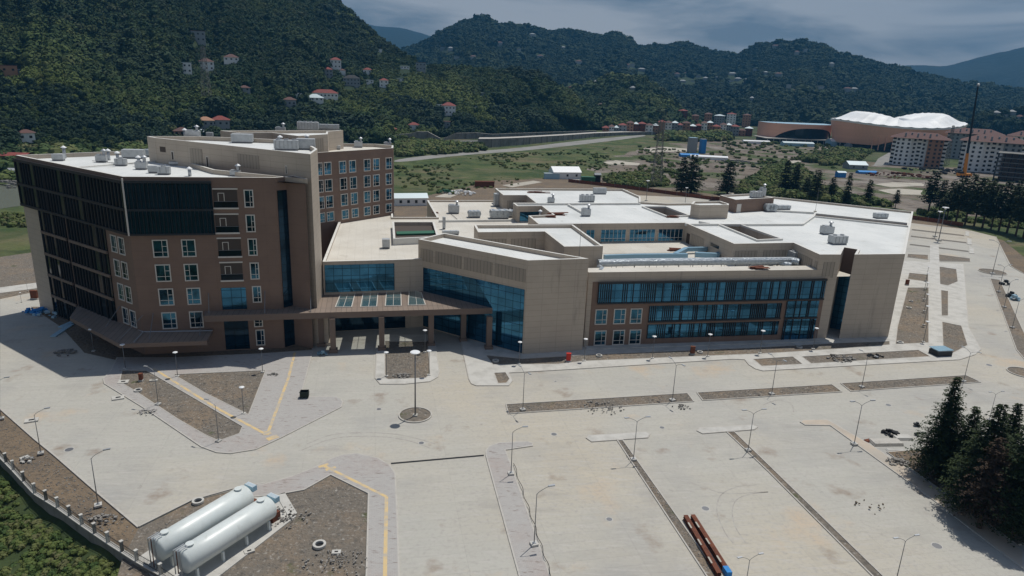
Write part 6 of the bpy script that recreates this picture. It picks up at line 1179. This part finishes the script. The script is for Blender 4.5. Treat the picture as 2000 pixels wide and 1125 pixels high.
q0, q1 = at(1505, 279), at(1638, 284); c = (q0 + q1) / 2; L_ = (q1 - q0).length; yaw = math.atan2((q1 - q0).y, (q1 - q0).x); hh = hz((1570, 281), 243)
R = thing('sports_hall', 'pink sports hall with a wide arched glass front beside the stadium', 'sports hall', c, None, yaw); b, g_, rf = MB(), MB(), MB(); n_ = 40
def hp(i, k=1.0): t = pi + pi * i / n_; return (L_ / 2 * cos(t) * k, 24 + 24 * sin(t) * k + (1 - k) * 0)
for i in range(n_):
    x0, x1 = hp(i), hp(i + 1)
    def ar(j): u = (j / n_ - .2) / .72; return 5 + (hh - 9) * (1 - abs(2 * u - 1) ** 2.6) if 0 < u < 1 else 5
    b.face([(*x0, ar(i)), (*x1, ar(i + 1)), (*x1, hh), (*x0, hh)], 'stadium_skin'); y0, y1 = hp(i, .97), hp(i + 1, .97); g_.face([(*y0, 4), (*y1, 4), (*y1, hh - 2), (*y0, hh - 2)], 'black_glass'); rf.face([(*x0, hh), (*x1, hh), (x1[0], 40, hh), (x0[0], 40, hh)], 'pale_blue')
b.face([(L_ / 2, 24, 0), (L_ / 2, 40, 0), (L_ / 2, 40, hh), (L_ / 2, 24, hh)], 'stadium_skin'); b.face([(-L_ / 2, 40, 0), (-L_ / 2, 24, 0), (-L_ / 2, 24, hh), (-L_ / 2, 40, hh)], 'stadium_skin'); b.face([(L_ / 2, 40, 0), (-L_ / 2, 40, 0), (-L_ / 2, 40, hh), (L_ / 2, 40, hh)], 'stadium_skin')
child(R, 'wall', b); child(R, 'glazing', g_); child(R, 'roof', rf); b = MB(); b.box((8, 14, 4.6), (L_ + 30, 36, .8), 'kerb'); child(R, 'podium_deck', b); b = MB(); b.box((8, 16, 2.1), (L_ + 24, 28, 4.2), 'black_glass'); child(R, 'base_storey', b)
for k in range(16): b = MB(); b.box((-L_ / 2 - 5 + k * (L_ + 26) / 15, -3.4, 2.1), (.5, .5, 4.2), 'kerb'); child(R, 'column', b)
p0, p1 = at(1640, 288), at(1760, 292); d = (p1 - p0).normalized(); b = MB(); n_v = Vector((-d.y, d.x, 0)); R = thing('stadium_terrace', 'long low grey deck with columns in front of the stadium', 'terrace', p0); L_ = (p1 - p0).length; b.prism([Vector((0, 0, 0)), d * L_, d * L_ + n_v * 12, n_v * 12], 4.2, 5.0, 'kerb', bottom=True); child(R, 'deck', b)
for k in range(14): b = MB(); q = d * (L_ * k / 13) + n_v * .4; b.box((q.x, q.y, 2.1), (.5, .5, 4.2), 'kerb'); child(R, 'column', b)
# red boundary fence behind the far roof
FP = [at(x, y) for x, y in ((1110, 356), (1200, 366), (1300, 379), (1390, 391), (1500, 396), (1640, 408), (1790, 430), (1880, 443))]; R = thing('site_fence', 'dark reddish site fence behind the far roofs', 'fence', FP[0])
for a, c in zip(FP, FP[1:]): b = MB(); u, v = a - FP[0], c - FP[0]; n_ = Vector((0, .05, 0)); b.prism([u - n_, v - n_, v + n_, u + n_], .1, 1.7, 'rust'); child(R, 'panel', b)
for a, c in zip(FP, FP[1:]):
    for k in range(4): q = a.lerp(c, k / 4) - FP[0]; b = MB(); b.box((q.x, q.y, 1.1), (.15, .15, 2.2), 'lamp_metal'); child(R, 'post', b)
for x, y, yt, lb in ((42, 530, 519, 'left'),): pass

# loose stones over the raw ground
def stone_mesh(name, seed):
    r_ = random.Random(seed); mb = MB(); q = [(r_.uniform(.3, .5), z) for z in (-.2, .05, .25)]; mb.lathe((0, 0, 0), [(0, -.3)] + q + [(0, .35)], 'stones', 6)
    me = bpy.data.meshes.new(name); me.from_pydata([(x * r_.uniform(.8, 1.2), y * r_.uniform(.7, 1.1), z * r_.uniform(.7, 1.2)) for x, y, z in mb.v], [], mb.f); me.materials.append(MAT['stones']); me.update(); return me
ST = [stone_mesh('stone', i) for i in range(3)]; sp_ = []
for px_, n_, z_ in (([(290, 1040), (454, 965), (646, 935), (714, 970), (708, 1125), (430, 1125), (600, 1000)], 1500, .08), ([(0, 885), (0, 810), (68, 868), (192, 976), (265, 1040), (240, 1075), (115, 985)], 700, .07), ([(242, 728), (285, 728), (465, 835), (428, 858), (345, 815)], 420, .14), ([(345, 735), (515, 728), (484, 806), (400, 768)], 500, .14),
                   ([(990, 793), (1343, 771), (1350, 784), (994, 807)], 700, .13), ([(1364, 769), (1622, 754), (1640, 766), (1374, 782)], 500, .13), ([(1646, 751), (1884, 736), (1905, 747), (1664, 764)], 400, .13), ([(1740, 888), (1830, 884), (1960, 1030), (1880, 985)], 600, .23), ([(757, 690), (757, 738), (835, 738), (832, 690)], 260, .14),
                   ([(1205, 864), (1216, 864), (1400, 1125), (1378, 1125)], 260, .13), ([(1774, 566), (1812, 566), (1812, 668), (1750, 672)], 400, .14), ([(1842, 634), (1876, 642), (1888, 674), (1852, 692)], 260, .14)):
    sp_ += [((p[0], p[1], z_), s_) for p, s_ in patch_pts(px_, n_, .05, .2, 7, 0)]
scatter('loose_stones', ST, sp_, 9, 'loose grey and pale stones strewn over the gravel beds and raw ground', 'stones')
